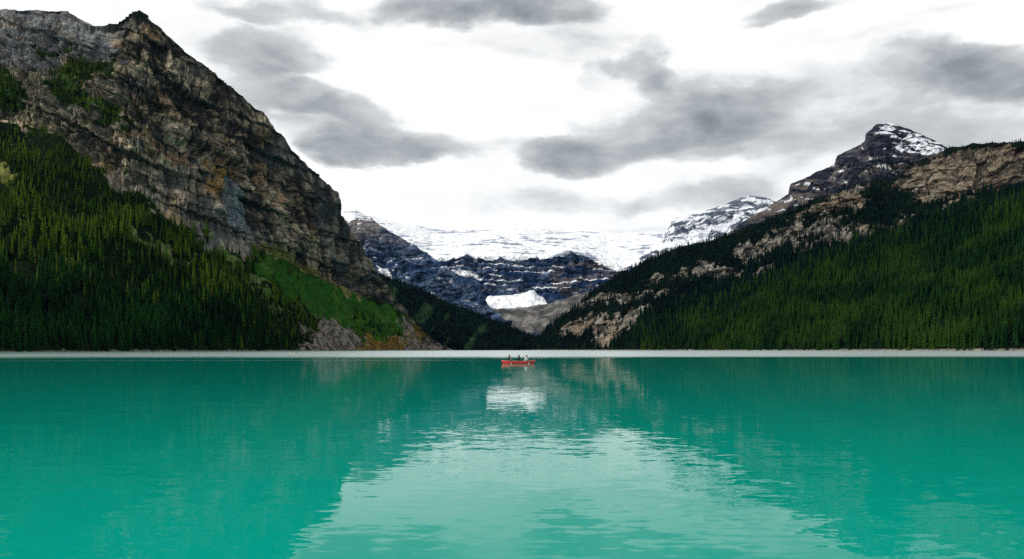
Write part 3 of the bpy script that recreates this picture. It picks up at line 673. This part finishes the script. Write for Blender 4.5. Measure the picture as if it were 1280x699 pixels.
# --- left forest
def heights(n, a, b): return a+(b-a)*rng.beta(2, 2.2, n)
pL, iL = LM.scatter(9000, dL)
hL = heights(len(pL), 12, 33)*np.interp(CX+pL[:, 0]/pL[:, 1]*F, [320, 400], [1, .55])*np.where(pL[:, 2] > 230, .62, 1.0)*np.where(pL[:, 2] > 330, .8, 1.0)
pR, iR = RM.scatter(21000, dR)
hR = heights(len(pR), 12, 31)*np.where(pR[:, 2] > 260, .7, 1.0)*np.where(pR[:, 1] > 1900, .8, 1)*np.where((HY-(pR[:, 2]-CAMH)/pR[:, 1]*F < 236) & (pR[:, 0] > 700), .55, 1)
def front(p, h, n):
    """the n trees that show largest: in the frame, nearest to the water"""
    sx = CX+p[:, 0]/p[:, 1]*F; ok = (sx > -4) & (sx < 1284)
    key = np.where(ok, h/p[:, 1]*np.where(p[:, 2] < 70, 1.25, 1.0), 0)
    idx = np.argsort(-key)[:n]; k = np.zeros(len(p), bool); k[idx] = True; return k
kL = front(pL, hL, 145); kR = front(pR, hR, 150)
srcL, srcR = [], []
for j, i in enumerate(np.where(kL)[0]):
    o, c = plant(pL[i]-[0, 0, .4], hL[i], CL[j % 6], 'spruce_tree', 'tall shade-coloured dark green spruce in the front rows of the forest on the left shore', 'spruces in the front rows of the left shore forest')
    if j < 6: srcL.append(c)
for j, i in enumerate(np.where(kR)[0]):
    o, c = plant(pR[i]-[0, 0, .4], hR[i], CR[j % 6], 'fir_tree', 'tall green fir in the front rows of the forest on the right shore', 'firs in the front rows of the right shore forest')
    if j < 6: srcR.append(c)
sxL = CX+pL[:, 0]/pL[:, 1]*F; syL = HY-(pL[:, 2]-CAMH)/pL[:, 1]*F
litL = (syL < np.interp(sxL, [0, 150, 300, 400], [315, 335, 375, 420])+rng.normal(0, 28, len(sxL))) & ~kL  # upper trees take the sunlit colour, lower ones the shaded colour
kU = front(np.where(litL[:, None], pL, [9e6, 1e6, 0]), hL, 6); srcU = []
for j, i in enumerate(np.where(kU)[0]):
    o, c = plant(pL[i]-[0, 0, .4], hL[i], CU[j], 'lit_tone_spruce_tree', 'spruce coloured sunlit yellow-green standing out higher up on the left slope', 'sunlit-coloured spruces on the left slope'); srcU.append(c)
a_ = litL & ~kU; b_ = ~litL & ~kL
gn_forest('spruce_forest', pL[b_]-[0, 0, .4], hL[b_], rng.uniform(0, 6.28, b_.sum()), srcL, 'shade-coloured dark spruce forest on the lower slope above the left shore')
gn_forest('lit_tone_spruce_forest', pL[a_]-[0, 0, .4], hL[a_], rng.uniform(0, 6.28, a_.sum()), srcU, 'sunlit-coloured green spruce forest climbing to the foot of the left cliff')
sxR = CX+pR[:, 0]/pR[:, 1]*F; syR = HY-(pR[:, 2]-CAMH)/pR[:, 1]*F
# lighting and haze put into needle colour: darker towards the lake head and crest
tline = np.interp(sxR, [660, 770, 850, 1000, 1100, 1280, 1500], [500, 445, 400, 345, 305, 250, 230])+rng.normal(0, 14, len(sxR))
darkR = (syR < tline) & ~kR
gn_forest('fir_forest', pR[~kR & ~darkR]-[0, 0, .4], hR[~kR & ~darkR], rng.uniform(0, 6.28, (~kR & ~darkR).sum()), srcR, 'green fir forest covering the lower slope above the right shore')
pS, _ = SL.scatter(6000, dS.astype(np.float32)); hS = heights(len(pS), 9, 20)
pD, _ = DP.scatter(3000, dD.astype(np.float32)); hD = heights(len(pD), 8, 16)
srcF = []
# a few of the shade- and haze-coloured far firs stand singly at the valley mouth
pV, _ = SL.scatter(400, (dS*(SL.P[:, 2] < 40)*(SL.px < 690)).astype(np.float32)); pV = pV[np.argsort(pV[:, 1])][:6]
for j in range(6):
    o, c = plant(pV[j]-[0, 0, .4], 19+j, CF[j], 'shade_tone_fir_tree', 'small shade- and haze-coloured dark fir by the water at the far head of the lake', 'shade- and haze-coloured firs at the head of the lake')
    srcF.append(c)
allp = np.concatenate([pR[darkR], pS, pD]); allh = np.concatenate([hR[darkR]*.9, hS, hD])
gn_forest('shade_tone_fir_forest', allp-[0, 0, .4], allh, rng.uniform(0, 6.28, len(allp)), srcF, 'shade- and haze-coloured dark blue-green fir forest on the upper right slope and head of the valley')

# =================================================================== SHRUBS, BOULDERS, SNAG AND DRIFTWOOD ALONG THE SHORE
def leaf_mat(name, c0, c1):
    m = bpy.data.materials.new(name); m.use_nodes = True; t = NT(m.node_tree); b = t.n['Principled BSDF']
    oi = t.node('ShaderNodeObjectInfo'); g = t.node('ShaderNodeNewGeometry'); n2 = t.noise(g.outputs['Position'], 1.1, 3)
    t.l.new(t.vmath('SCALE', t.mix(oi.outputs['Random'], c0, c1), scale=t.map(n2, .3, .7, .6, 1.4)), b.inputs['Base Color'])
    b.inputs['Roughness'].default_value = .7; return m
def shrub_mesh(name, seed, n=90):
    r = random.Random(seed); V = []; Fc = []
    for i in range(n):
        a = r.random()*6.283; u = r.random()**.6; z = r.random(); rr = .55*u*math.sqrt(max(0, 1-z*z*.8)); x_, y_ = rr*math.cos(a), rr*math.sin(a)
        s_ = r.uniform(.09, .17); i0 = len(V)
        ax = Vector((r.uniform(-1, 1), r.uniform(-1, 1), r.uniform(-.3, 1))).normalized(); b1 = ax.orthogonal().normalized(); b2 = ax.cross(b1); c_ = Vector((x_, y_, .08+z*.8))
        for k in range(4):
            v = c_+s_*(b1*math.cos(k*1.571)*1.0+b2*math.sin(k*1.571)*.65); V.append(tuple(v))
        Fc.append((i0, i0+1, i0+2, i0+3))
    return mesh_np(name, V, Fc)
def stem_mesh(name, seed):
    r = random.Random(seed); V = []; Fc = []
    for k in range(5):
        a = k/5*6.283; tip = (.3*math.cos(a), .3*math.sin(a), .6)
        for z, w in ((-.05, .02), (1, .006)):
            f = max(z, 0); c_ = (tip[0]*f, tip[1]*f, tip[2]*f+min(z, 0))
            for j in range(3): V.append((c_[0]+w*math.cos(j*2.094), c_[1]+w*math.sin(j*2.094), c_[2]))
        i0 = k*6
        for j in range(3): Fc.append((i0+j, i0+(j+1) % 3, i0+3+(j+1) % 3, i0+3+j))
    return mesh_np(name, V, Fc)
STM = stem_mesh('shrub_stem', 3); STM.materials.append(M_bark)
def shrub_set(kind, mat, pts, hs, label, group, stuffname, stufflabel):
    src = []
    ms = [shrub_mesh(kind+'_leaves', 300+i) for i in range(3)]
    for me in ms: me.materials.append(mat)
    near_ = np.argsort(-hs/pts[:, 1])[:3]; keep = np.ones(len(pts), bool); keep[near_] = False
    for j, i in enumerate(near_):
        o = empty(kind, tuple(map(float, pts[i])), j*1.3); h = float(hs[i]); o.scale = (h*1.3, h*1.3, h); tag(o, label, 'shrub', group)
        link('stems', STM, None, o); src.append(link('leaves', ms[j], None, o))
    f = gn_forest(stuffname, pts[keep], hs[keep], rng.uniform(0, 6.28, keep.sum()), src, stufflabel); f['category'] = 'shrubs'
nb = (brush & (LM.P[:, 2] > .8)).astype(np.float32)
pts, _ = LM.scatter(420, nb)
shrub_set('autumn_shrub', leaf_mat('autumn_leaves', (.24, .12, .010, 1), (.15, .10, .016, 1)), pts, rng.uniform(2.0, 4.2, len(pts)), 'large orange autumn shrub among the brush at the foot of the gravel', 'orange shrubs at the foot of the gravel fans', 'autumn_brush', 'orange and ochre autumn brush between the two gravel fans by the water')
pts, _ = LM.scatter(2600, (meadow & ~fan & ~brush & (LM.P[:, 2] > 2)).astype(np.float32))
shrub_set('meadow_shrub', leaf_mat('meadow_leaves', (.012, .060, .005, 1), (.034, .11, .010, 1)), pts, rng.uniform(.8, 2.4, len(pts)), 'low bright green shrub on the steep meadow below the cliff', 'green shrubs on the meadow', 'meadow_brush', 'low bright green brush covering the steep meadow below the cliff')

def rock_mesh(name, seed):
    bm = bmesh.new(); bmesh.ops.create_icosphere(bm, subdivisions=2, radius=.5); r = random.Random(seed)
    co = np.array([v.co[:] for v in bm.verts]); k = 1+.5*fbm(co*1.7+seed*3.1, 2, seed)
    for v, q_ in zip(bm.verts, k): v.co = Vector((v.co.x*1.15, v.co.y*.9, v.co.z*.75))*float(q_)
    for i in range(5):
        nrm = Vector((r.uniform(-1, 1), r.uniform(-1, 1), r.uniform(-.2, 1))).normalized()
        for v in bm.verts:
            e_ = v.co.dot(nrm)-.36
            if e_ > 0: v.co -= nrm*e_*.9
    me = bpy.data.meshes.new(name); bm.to_mesh(me); bm.free(); return me
m = bpy.data.materials.new('boulder_stone'); m.use_nodes = True; t = NT(m.node_tree); b = t.n['Principled BSDF']
oi = t.node('ShaderNodeObjectInfo'); g = t.node('ShaderNodeNewGeometry')
t.l.new(t.vmath('SCALE', t.mix(oi.outputs['Random'], (.07, .063, .055, 1), (.29, .25, .21, 1)), scale=t.map(t.noise(g.outputs['Position'], .9, 4), .3, .7, .6, 1.35)), b.inputs['Base Color']); b.inputs['Roughness'].default_value = .92
M_boul = m
RK = [rock_mesh('boulder', 400+i) for i in range(4)]
for me in RK: me.materials.append(M_boul)
def shore_spot(L, px_, z=.6, half=1.2):
    c = np.where((np.abs(L.px-px_) < half) & (L.v < 1.0) & (L.v > .01))[0]; i = c[np.argmin(np.abs(L.P[c, 2]-z))]; return L.P[i]
src = []
for j, (px_, h, lab) in enumerate(((78, 4.2, 'pale grey boulder at the water line under the left forest'), (368, 4.0, 'grey boulder at the edge of the gravel behind the small distant canoe'), (486, 5.0, 'big grey boulder in front of the orange brush'), (548, 4.5, 'grey boulder at the foot of the farther gravel fan'))):
    p = shore_spot(LM, px_, .8); o = link('boulder', RK[j]); o.location = tuple(map(float, p)); o.scale = (h*1.3, h, h); o.rotation_euler = (0, 0, j*1.1); tag(o, lab, 'boulder', 'single boulders on the shore'); src.append(o)
pts, _ = LM.scatter(1500, (fan & (LM.P[:, 2] > .3)).astype(np.float32))
f = gn_forest('boulder_field', pts, 1.0+3.2*rng.random(len(pts))**3, rng.uniform(0, 6.28, len(pts)), src, 'grey boulders and rubble strewn over the gravel fans'); f['category'] = 'rubble'
wl = ((LM.P[:, 2] > -.1) & (LM.P[:, 2] < 1.4) & (LM.v < 1) & (LM.px > -60) & (LM.px < 600)).astype(np.float32)
pts, _ = LM.scatter(500, wl)
wr = ((RM.P[:, 2] > -.1) & (RM.P[:, 2] < 1.3) & (RM.v < 1) & (RM.px < 1350)).astype(np.float32)
pts2, _ = RM.scatter(900, wr); pts = np.concatenate([pts, pts2])
f = gn_forest('shore_stones', pts, .5+1.4*rng.random(len(pts))**2, rng.uniform(0, 6.28, len(pts)), src, 'pale stones scattered along the water line of both shores'); f['category'] = 'stones'

def tube(pts, radii, n=8, closed=True):
    """verts, faces of a tube through points"""
    V = []; Fc = []; pts = [Vector(p) for p in pts]
    for i, p in enumerate(pts):
        dr = (pts[min(i+1, len(pts)-1)]-pts[max(i-1, 0)]).normalized(); a = dr.orthogonal().normalized()
        if abs(dr.z) < .9: a = dr.cross(Vector((0, 0, 1))).normalized()
        b_ = dr.cross(a)
        for k in range(n): V.append(tuple(p+radii[i]*(a*math.cos(k/n*6.2832)+b_*math.sin(k/n*6.2832))))
    for i in range(len(pts)-1):
        for k in range(n): Fc.append((i*n+k, i*n+(k+1) % n, (i+1)*n+(k+1) % n, (i+1)*n+k))
    if closed:
        for e0, sgn in ((0, 1), ((len(pts)-1)*n, -1)):
            V.append(tuple(pts[0 if e0 == 0 else -1])); c_ = len(V)-1
            for k in range(n): Fc.append((c_, e0+(k+1) % n, e0+k, e0+k) if sgn > 0 else (c_, e0+k, e0+(k+1) % n, e0+(k+1) % n))
    return V, [tuple(dict.fromkeys(f_)) for f_ in Fc]
def pymesh(name, parts, mat=None, smooth=True):
    V = []; Fc = []
    for v, f_ in parts:
        o_ = len(V); V += list(v); Fc += [tuple(i+o_ for i in q_) for q_ in f_]
    me = bpy.data.meshes.new(name); me.from_pydata(V, [], Fc); me.update()
    if smooth: me.polygons.foreach_set('use_smooth', [True]*len(me.polygons))
    if mat: me.materials.append(mat)
    return me
# bare snag and two drift logs on the left shore
p = shore_spot(LM, 151, 1.0); o = empty('dead_tree', tuple(map(float, p))); tag(o, 'bare grey-brown dead trunk standing at the left water line before the dark forest', 'dead tree')
link('trunk', pymesh('snag_trunk', [tube([(0, 0, -1), (.1, 0, 5), (-.1, .1, 10.5), (.15, 0, 14.5)], [.36, .3, .2, .05])], M_bark), None, o)
for k in range(7):
    a = k*2.4; z = 4+k*1.4; l = 2.4-.22*k
    link('branch', pymesh('snag_branch', [tube([(0, 0, z), (l*.6*math.cos(a), l*.6*math.sin(a), z+.2), (l*math.cos(a), l*math.sin(a), z-.3)], [.11, .07, .03], 5)], M_bark), None, o)
for px_, ln, rz, lab in ((112, 17, .1, 'long pale driftwood log lying at the left water line'), (138, 12, -.15, 'shorter pale driftwood log lying beside the bare dead trunk')):
    p = shore_spot(LM, px_, .35); o = empty('driftwood_log', (float(p[0]), float(p[1]), float(p[2])+.3), rz-.35); tag(o, lab, 'log', 'driftwood on the left shore')
    link('stem', pymesh('log_stem', [tube([(-ln/2, 0, 0), (-ln/4, .15, .05), (ln/5, -.1, 0), (ln/2, .1, .1)], [.55, .48, .4, .25])], M_dead), None, o)
    link('root_stub', pymesh('log_roots', [tube([(-ln/2, 0, 0), (-ln/2-.8, .5*s_, .7*c_)], [.3, .06], 6) for s_, c_ in ((1, .3), (-1, .5), (.2, 1.1), (0, -.2))], M_dead), None, o)

# =================================================================== CANOES AND PADDLERS
def plain(name, c, rough=.6, nscale=6.0, amp=.25, spec=.3):
    m = bpy.data.materials.new(name); m.use_nodes = True; t = NT(m.node_tree); b = t.n['Principled BSDF']
    g = t.node('ShaderNodeTexCoord'); n = t.noise(g.outputs['Object'], nscale, 4)
    t.l.new(t.vmath('SCALE', c, scale=t.map(n, .3, .7, 1-amp, 1+amp)), b.inputs['Base Color']); b.inputs['Roughness'].default_value = rough; b.inputs['Specular IOR Level'].default_value = spec
    return m
M_red = plain('red_canoe_paint', (.70, .026, .022), .35, 3, .2, .5); M_redin = plain('dark_red_inner', (.28, .012, .02), .5)
M_pale = plain('pale_canoe_paint', (.62, .64, .62), .4); M_palein = plain('pale_inner', (.4, .41, .4), .5)
M_rail = plain('pale_gunwale', (.62, .42, .36), .5); M_ash = plain('ash_wood', (.42, .30, .17), .55); M_blade = plain('white_paddle_blade', (.75, .75, .72), .5)
M_skin = plain('skin', (.42, .25, .18), .6, 20, .1); M_hairD = plain('dark_hair', (.025, .018, .014), .7, 40, .4); M_hairL = plain('light_hair', (.22, .15, .08), .7, 40, .4)
M_c = {'green': plain('dark_green_cloth', (.025, .045, .038), .9, 14), 'black': plain('black_cloth', (.012, .012, .014), .9, 14), 'grey': plain('pale_grey_cloth', (.50, .53, .52), .9, 14), 'navy': plain('navy_cloth', (.015, .02, .04), .9, 14), 'denim': plain('denim_cloth', (.05, .07, .11), .9, 14)}
def canoe(name, loc, rz, L, hullm, innerm, label, seats):
    root = empty(name, loc, rz); tag(root, label, 'canoe', 'canoes on the lake')
    ns, nc = 33, 15
    def shell(off, zf):
        V = []
        for i in range(ns):
            f = -1+2*i/(ns-1); x_ = f*(L/2-off*(abs(f) > .98)); w = .46*(1-abs(f)**2.4)**.8+.012; w = max(w-off, .004)
            sheer = .36+.12*abs(f)**3.2; bot = -.10+.04*f*f+.46*max(0, (abs(f)-.84)/.16)**2
            for k in range(nc):
                a = math.pi*k/(nc-1); cy = -math.cos(a); cz = math.sin(a)
                yy = w*math.copysign(abs(cy)**.65, cy); zz = sheer-(sheer-max(bot, zf))*abs(cz)**.55
                V.append((x_, yy, zz))
        Fc = [(i*nc+k, (i+1)*nc+k, (i+1)*nc+k+1, i*nc+k+1) for i in range(ns-1) for k in range(nc-1)]
        return V, Fc
    link('hull', pymesh('canoe_hull', [shell(0, -9)], hullm), None, root)
    link('inner_lining', pymesh('canoe_lining', [shell(.022, .05)], innerm), None, root)
    for sd_ in (-1, 1):
        pts = []
        for i in range(ns):
            f = -1+2*i/(ns-1); pts.append((f*L/2, sd_*(.46*(1-abs(f)**2.4)**.8+.012), .365+.12*abs(f)**3.2))
        link('gunwale', pymesh('canoe_gunwale', [tube(pts, [.022]*ns, 6)], M_rail), None, root)
    for x_ in seats:
        w = .46*(1-abs(2*x_/L)**2.4)**.8-.02
        link('seat', pymesh('canoe_seat', [tube([(x_+dx_, -w, .27), (x_+dx_, w, .27)], [.02, .02], 6) for dx_ in (-.13, .13)]+[([(x_-.13, -w*.8, .285), (x_+.13, -w*.8, .285), (x_+.13, w*.8, .285), (x_-.13, w*.8, .285)], [(0, 1, 2, 3)])], M_ash, False), None, root)
    for x_ in (-L*.2, L*.17):
        w = .46*(1-abs(2*x_/L)**2.4)**.8-.01
        link('thwart', pymesh('canoe_thwart', [tube([(x_, -w, .335), (x_, 0, .33), (x_, w, .335)], [.022, .018, .022], 6)], M_ash), None, root)
    return root
def ball(c, r, sx=1, sy=1, sz=1, n=10):
    V = [(c[0], c[1], c[2]-r*sz)]; Fc = []
    for i in range(1, n):
        a = -math.pi/2+math.pi*i/n
        for k in range(n): V.append((c[0]+r*sx*math.cos(a)*math.cos(k/n*6.2832), c[1]+r*sy*math.cos(a)*math.sin(k/n*6.2832), c[2]+r*sz*math.sin(a)))
    V.append((c[0], c[1], c[2]+r*sz)); e_ = len(V)-1
    for k in range(n):
        Fc.append((0, 1+(k+1) % n, 1+k)); Fc.append((e_, e_-n+k, e_-n+(k+1) % n))
    for i in range(n-2):
        for k in range(n): a0 = 1+i*n+k; a1 = 1+i*n+(k+1) % n; Fc.append((a0, a1, a1+n, a0+n))
    return V, Fc
def person(loc, rz, top, trousers, hairm, label, hands, lean=.06, voxel=.013):
    """seated figure facing its +x; hands = left and right grip points"""
    root = empty('person', loc, rz); root.scale = (1.1, 1.1, 1.12); tag(root, label, 'person', 'paddlers in the canoes')
    hip = Vector((0, 0, .10)); chest = Vector((lean, 0, .43)); neck = Vector((lean*1.3, 0, .56)); head = Vector((lean*1.6+.015, 0, .69))
    body = [tube([hip+Vector((0, 0, -.09)), hip, (hip+chest)/2, chest, neck-Vector((0, 0, .05))], [.13, .155, .135, .16, .07], 12)]
    body += [ball(chest+Vector((0, s_*.11, .03)), .085) for s_ in (-1, 1)]
    body += [tube([neck-Vector((0, 0, .06)), neck, head], [.065, .055, .055], 10), ball(head, .10, 1.0, .82, 1.22, 14), ball(head+Vector((.03, 0, -.055)), .062, 1.0, .85, .9)]
    body += [tube([head+Vector((.085, 0, .02)), head+Vector((.118, 0, -.02)), head+Vector((.09, 0, -.035))], [.012, .018, .014], 6)]
    body += [ball(head+Vector((0, s_*.084, 0)), .024, .7, .5, 1.2, 8) for s_ in (-1, 1)]
    sleeves = []
    for s_, hd in zip((1, -1), hands):
        sh = chest+Vector((.0, s_*.185, .06)); hd = Vector(hd); mid = (sh+hd)/2; dirv = hd-sh; ln = dirv.length
        bend = math.sqrt(max(.0, .285**2-(ln/2)**2)) if ln < .57 else 0.0
        el_ = mid+Vector((-.15, s_*.6, -.8)).normalized()*bend
        wr = hd-(hd-el_).normalized()*.05
        body.append(tube([sh, (sh+el_)/2, el_, (el_+wr)/2, wr, hd], [.056, .05, .042, .04, .03, .034], 10))
        sleeves.append(tube([sh+Vector((0, -s_*.05, .0)), sh, (sh+el_)/2, el_, (el_*.35+wr*.65)], [.09, .075, .066, .058, .05], 10))
        fd = (hd-el_).normalized(); side = fd.cross(Vector((0, 0, 1)))
        side = side.normalized() if side.length > .05 else Vector((1, 0, 0))
        for k, fl in enumerate((.052, .06, .056, .045)):
            b0 = hd+side*(-.033+.022*k); b1 = b0+fd*fl*.8; b2 = b1+(fd*.3-fd.cross(side)*(-.8)).normalized()*fl*.6
            body.append(tube([b0, b1, b2], [.0125, .0115, .009], 6))
        body.append(tube([hd-fd*.03+side*.03, hd+side*.058+fd*.02, hd+side*.05+fd*.05], [.014, .013, .010], 6))
    legs = []
    for s_ in (-1, 1):
        h0 = hip+Vector((.02, s_*.085, -.02)); kn = Vector((.40, s_*.13, .16)); an = Vector((.46, s_*.12, -.17))
        body.append(tube([h0, (h0+kn)/2, kn, (kn+an)/2, an], [.088, .078, .06, .056, .042], 10))
        body.append(tube([an+Vector((-.04, 0, -.01)), an+Vector((.06, 0, -.02)), an+Vector((.17, 0, -.03))], [.044, .042, .028], 8))
        legs.append(tube([h0, (h0+kn)/2, kn, (kn+an)/2, an+Vector((0, 0, .04))], [.105, .09, .074, .068, .058], 10))
    def fused(nm, parts, mat, vx):
        o_ = link(nm, pymesh(nm+'_surface', parts, mat), None, root); md = o_.modifiers.new('fuse', 'REMESH'); md.mode = 'VOXEL'; md.voxel_size = vx; md.use_smooth_shade = True
        sm = o_.modifiers.new('soften', 'SMOOTH'); sm.iterations = 3; sm.factor = .4; return o_
    fused('body', body, M_skin, voxel)
    fused('jacket', [tube([hip+Vector((0, 0, -.03)), hip+Vector((0, 0, .03)), (hip+chest)/2, chest, chest+Vector((.01, 0, .085)), neck-Vector((0, 0, .02))], [.172, .178, .165, .188, .13, .074], 14)]+[ball(chest+Vector((0, s_*.13, .04)), .1) for s_ in (-1, 1)]+sleeves, top, .016)
    fused('trousers', [tube([hip+Vector((0, 0, -.10)), hip+Vector((0, 0, .02))], [.15, .165], 12)]+legs, trousers, .016)
    fused('hair', [ball(head+Vector((-.018, 0, .028)), .105, 1.0, .92, 1.12, 14), ball(head+Vector((-.055, 0, -.05)), .07, .8, 1.0, 1.2)], hairm, .014)
    return root
def paddle(root_loc, rz, a, b_, label):
    """a = grip end, b_ = blade end, in the same frame as the person"""
    o = empty('paddle', root_loc, rz); o.scale = (1.1, 1.1, 1.12); tag(o, label, 'paddle', 'paddles held over the canoe side'); a = Vector(a); b_ = Vector(b_); dr = (b_-a).normalized()
    link('shaft', pymesh('paddle_shaft', [tube([a, a+(b_-a)*.68], [.015, .015], 8)], M_ash), None, o)
    link('grip', pymesh('paddle_grip', [tube([a+Vector((-.05, 0, 0)), a, a+Vector((.05, 0, 0))], [.014, .02, .014], 8)], M_ash), None, o)
    c_ = a+(b_-a)*.68; wv = Vector((1, 0, 0)); tv = dr.cross(wv).normalized()*.008; V = []; Fc = []
    prof = [(0, .016), (.15, .06), (.45, .09), (.8, .095), (.95, .07), (1, .03)]
    for f, w in prof:
        q_ = c_+(b_-c_)*f
        V += [tuple(q_-wv*w+tv*.3), tuple(q_+tv), tuple(q_+wv*w+tv*.3), tuple(q_+wv*w-tv*.3), tuple(q_-tv), tuple(q_-wv*w-tv*.3)]
    for i in range(len(prof)-1):
        for k in range(6): Fc.append((i*6+k, i*6+(k+1) % 6, (i+1)*6+(k+1) % 6, (i+1)*6+k))
    Fc += [(5, 4, 3, 2, 1, 0), tuple(range((len(prof)-1)*6, len(prof)*6))]
    link('blade', pymesh('paddle_blade', [(V, Fc)], M_blade, False), None, o); return o
D = 114.0; cl = Vector(((648-CX)/F*D, D, 0)); rz = .05
canoe('canoe', cl, rz, 4.85, M_red, M_redin, 'red canoe carrying three people on the open lake', (-1.45, .05, 1.25))
def in_boat(base_, rz_, x_, z_=.27): return (base_[0]+x_*math.cos(rz_), base_[1]+x_*math.sin(rz_), z_)
pg = ((.38, -.28, .30), (.30, -.34, .52))          # both hands on a shaft over the near side
person(in_boat(cl, rz, -1.45, .30), rz, M_c['green'], M_c['denim'], M_hairD, 'person in dark green jacket paddling at the left end of the red canoe', ((.33, -.20, .56), (.36, -.36, .22)), .08)
paddle(in_boat(cl, rz, -1.45, .30), rz, (.325, -.185, .61), (.40, -.60, -.55), 'paddle held by the person in dark green jacket')
person(in_boat(cl, rz, .05, .30), rz, M_c['black'], M_c['black'], M_hairD, 'person in black sitting upright in the middle of the red canoe', ((.30, .12, .20), (.30, -.12, .20)), .02)
person(in_boat(cl, rz, 1.0, .30), rz, M_c['grey'], M_c['denim'], M_hairL, 'person in pale grey top paddling at the right end of the red canoe', ((.33, -.20, .56), (.36, -.36, .22)), .10)
paddle(in_boat(cl, rz, 1.0, .30), rz, (.325, -.185, .61), (.40, -.60, -.55), 'paddle held by the person in pale grey top')
D = 430.0; c2 = Vector(((368-CX)/F*D, D, 0)); rz = -.1
canoe('canoe', c2, rz, 5.0, M_pale, M_palein, 'tiny pale canoe far off by the left shore carrying two people', (-1.3, 1.1))
for x_, lab, mt_ in ((-1.3, 'dark figure at the left end of the tiny distant pale canoe', 'black'), (.9, 'dark figure at the right end of the tiny distant pale canoe', 'navy')):
    person(in_boat(c2, rz, x_, .30), rz, M_c[mt_], M_c['black'], M_hairD, lab, ((.33, -.16, .40), (.36, -.30, .22)), .06, .02)
    paddle(in_boat(c2, rz, x_, .30), rz, (.325, -.145, .45), (.40, -.62, -.5), 'paddle held by the '+lab)

# =================================================================== VALLEY AIR
m = bpy.data.materials.new('valley_haze'); m.use_nodes = True; t = NT(m.node_tree); t.n.clear()
out = t.node('ShaderNodeOutputMaterial'); pv = t.node('ShaderNodeVolumePrincipled')
pv.inputs['Color'].default_value = (.30, .55, 1.0, 1); pv.inputs['Density'].default_value = 0.45e-5; pv.inputs['Anisotropy'].default_value = 0.2
t.l.new(pv.outputs[0], out.inputs['Volume'])
x0, x1, y0, y1, z0, z1 = -10100, 10100, -3100, 14100, -13, 1350
hz = link('haze', pymesh('haze', [([(x0, y0, z0), (x1, y0, z0), (x1, y1, z0), (x0, y1, z0), (x0, y0, z1), (x1, y0, z1), (x1, y1, z1), (x0, y1, z1)], [(0, 3, 2, 1), (4, 5, 6, 7), (0, 1, 5, 4), (1, 2, 6, 5), (2, 3, 7, 6), (3, 0, 4, 7)])], m, False))
tag(hz, 'thin bluish air between the camera and the far peaks', 'haze', kind='stuff')
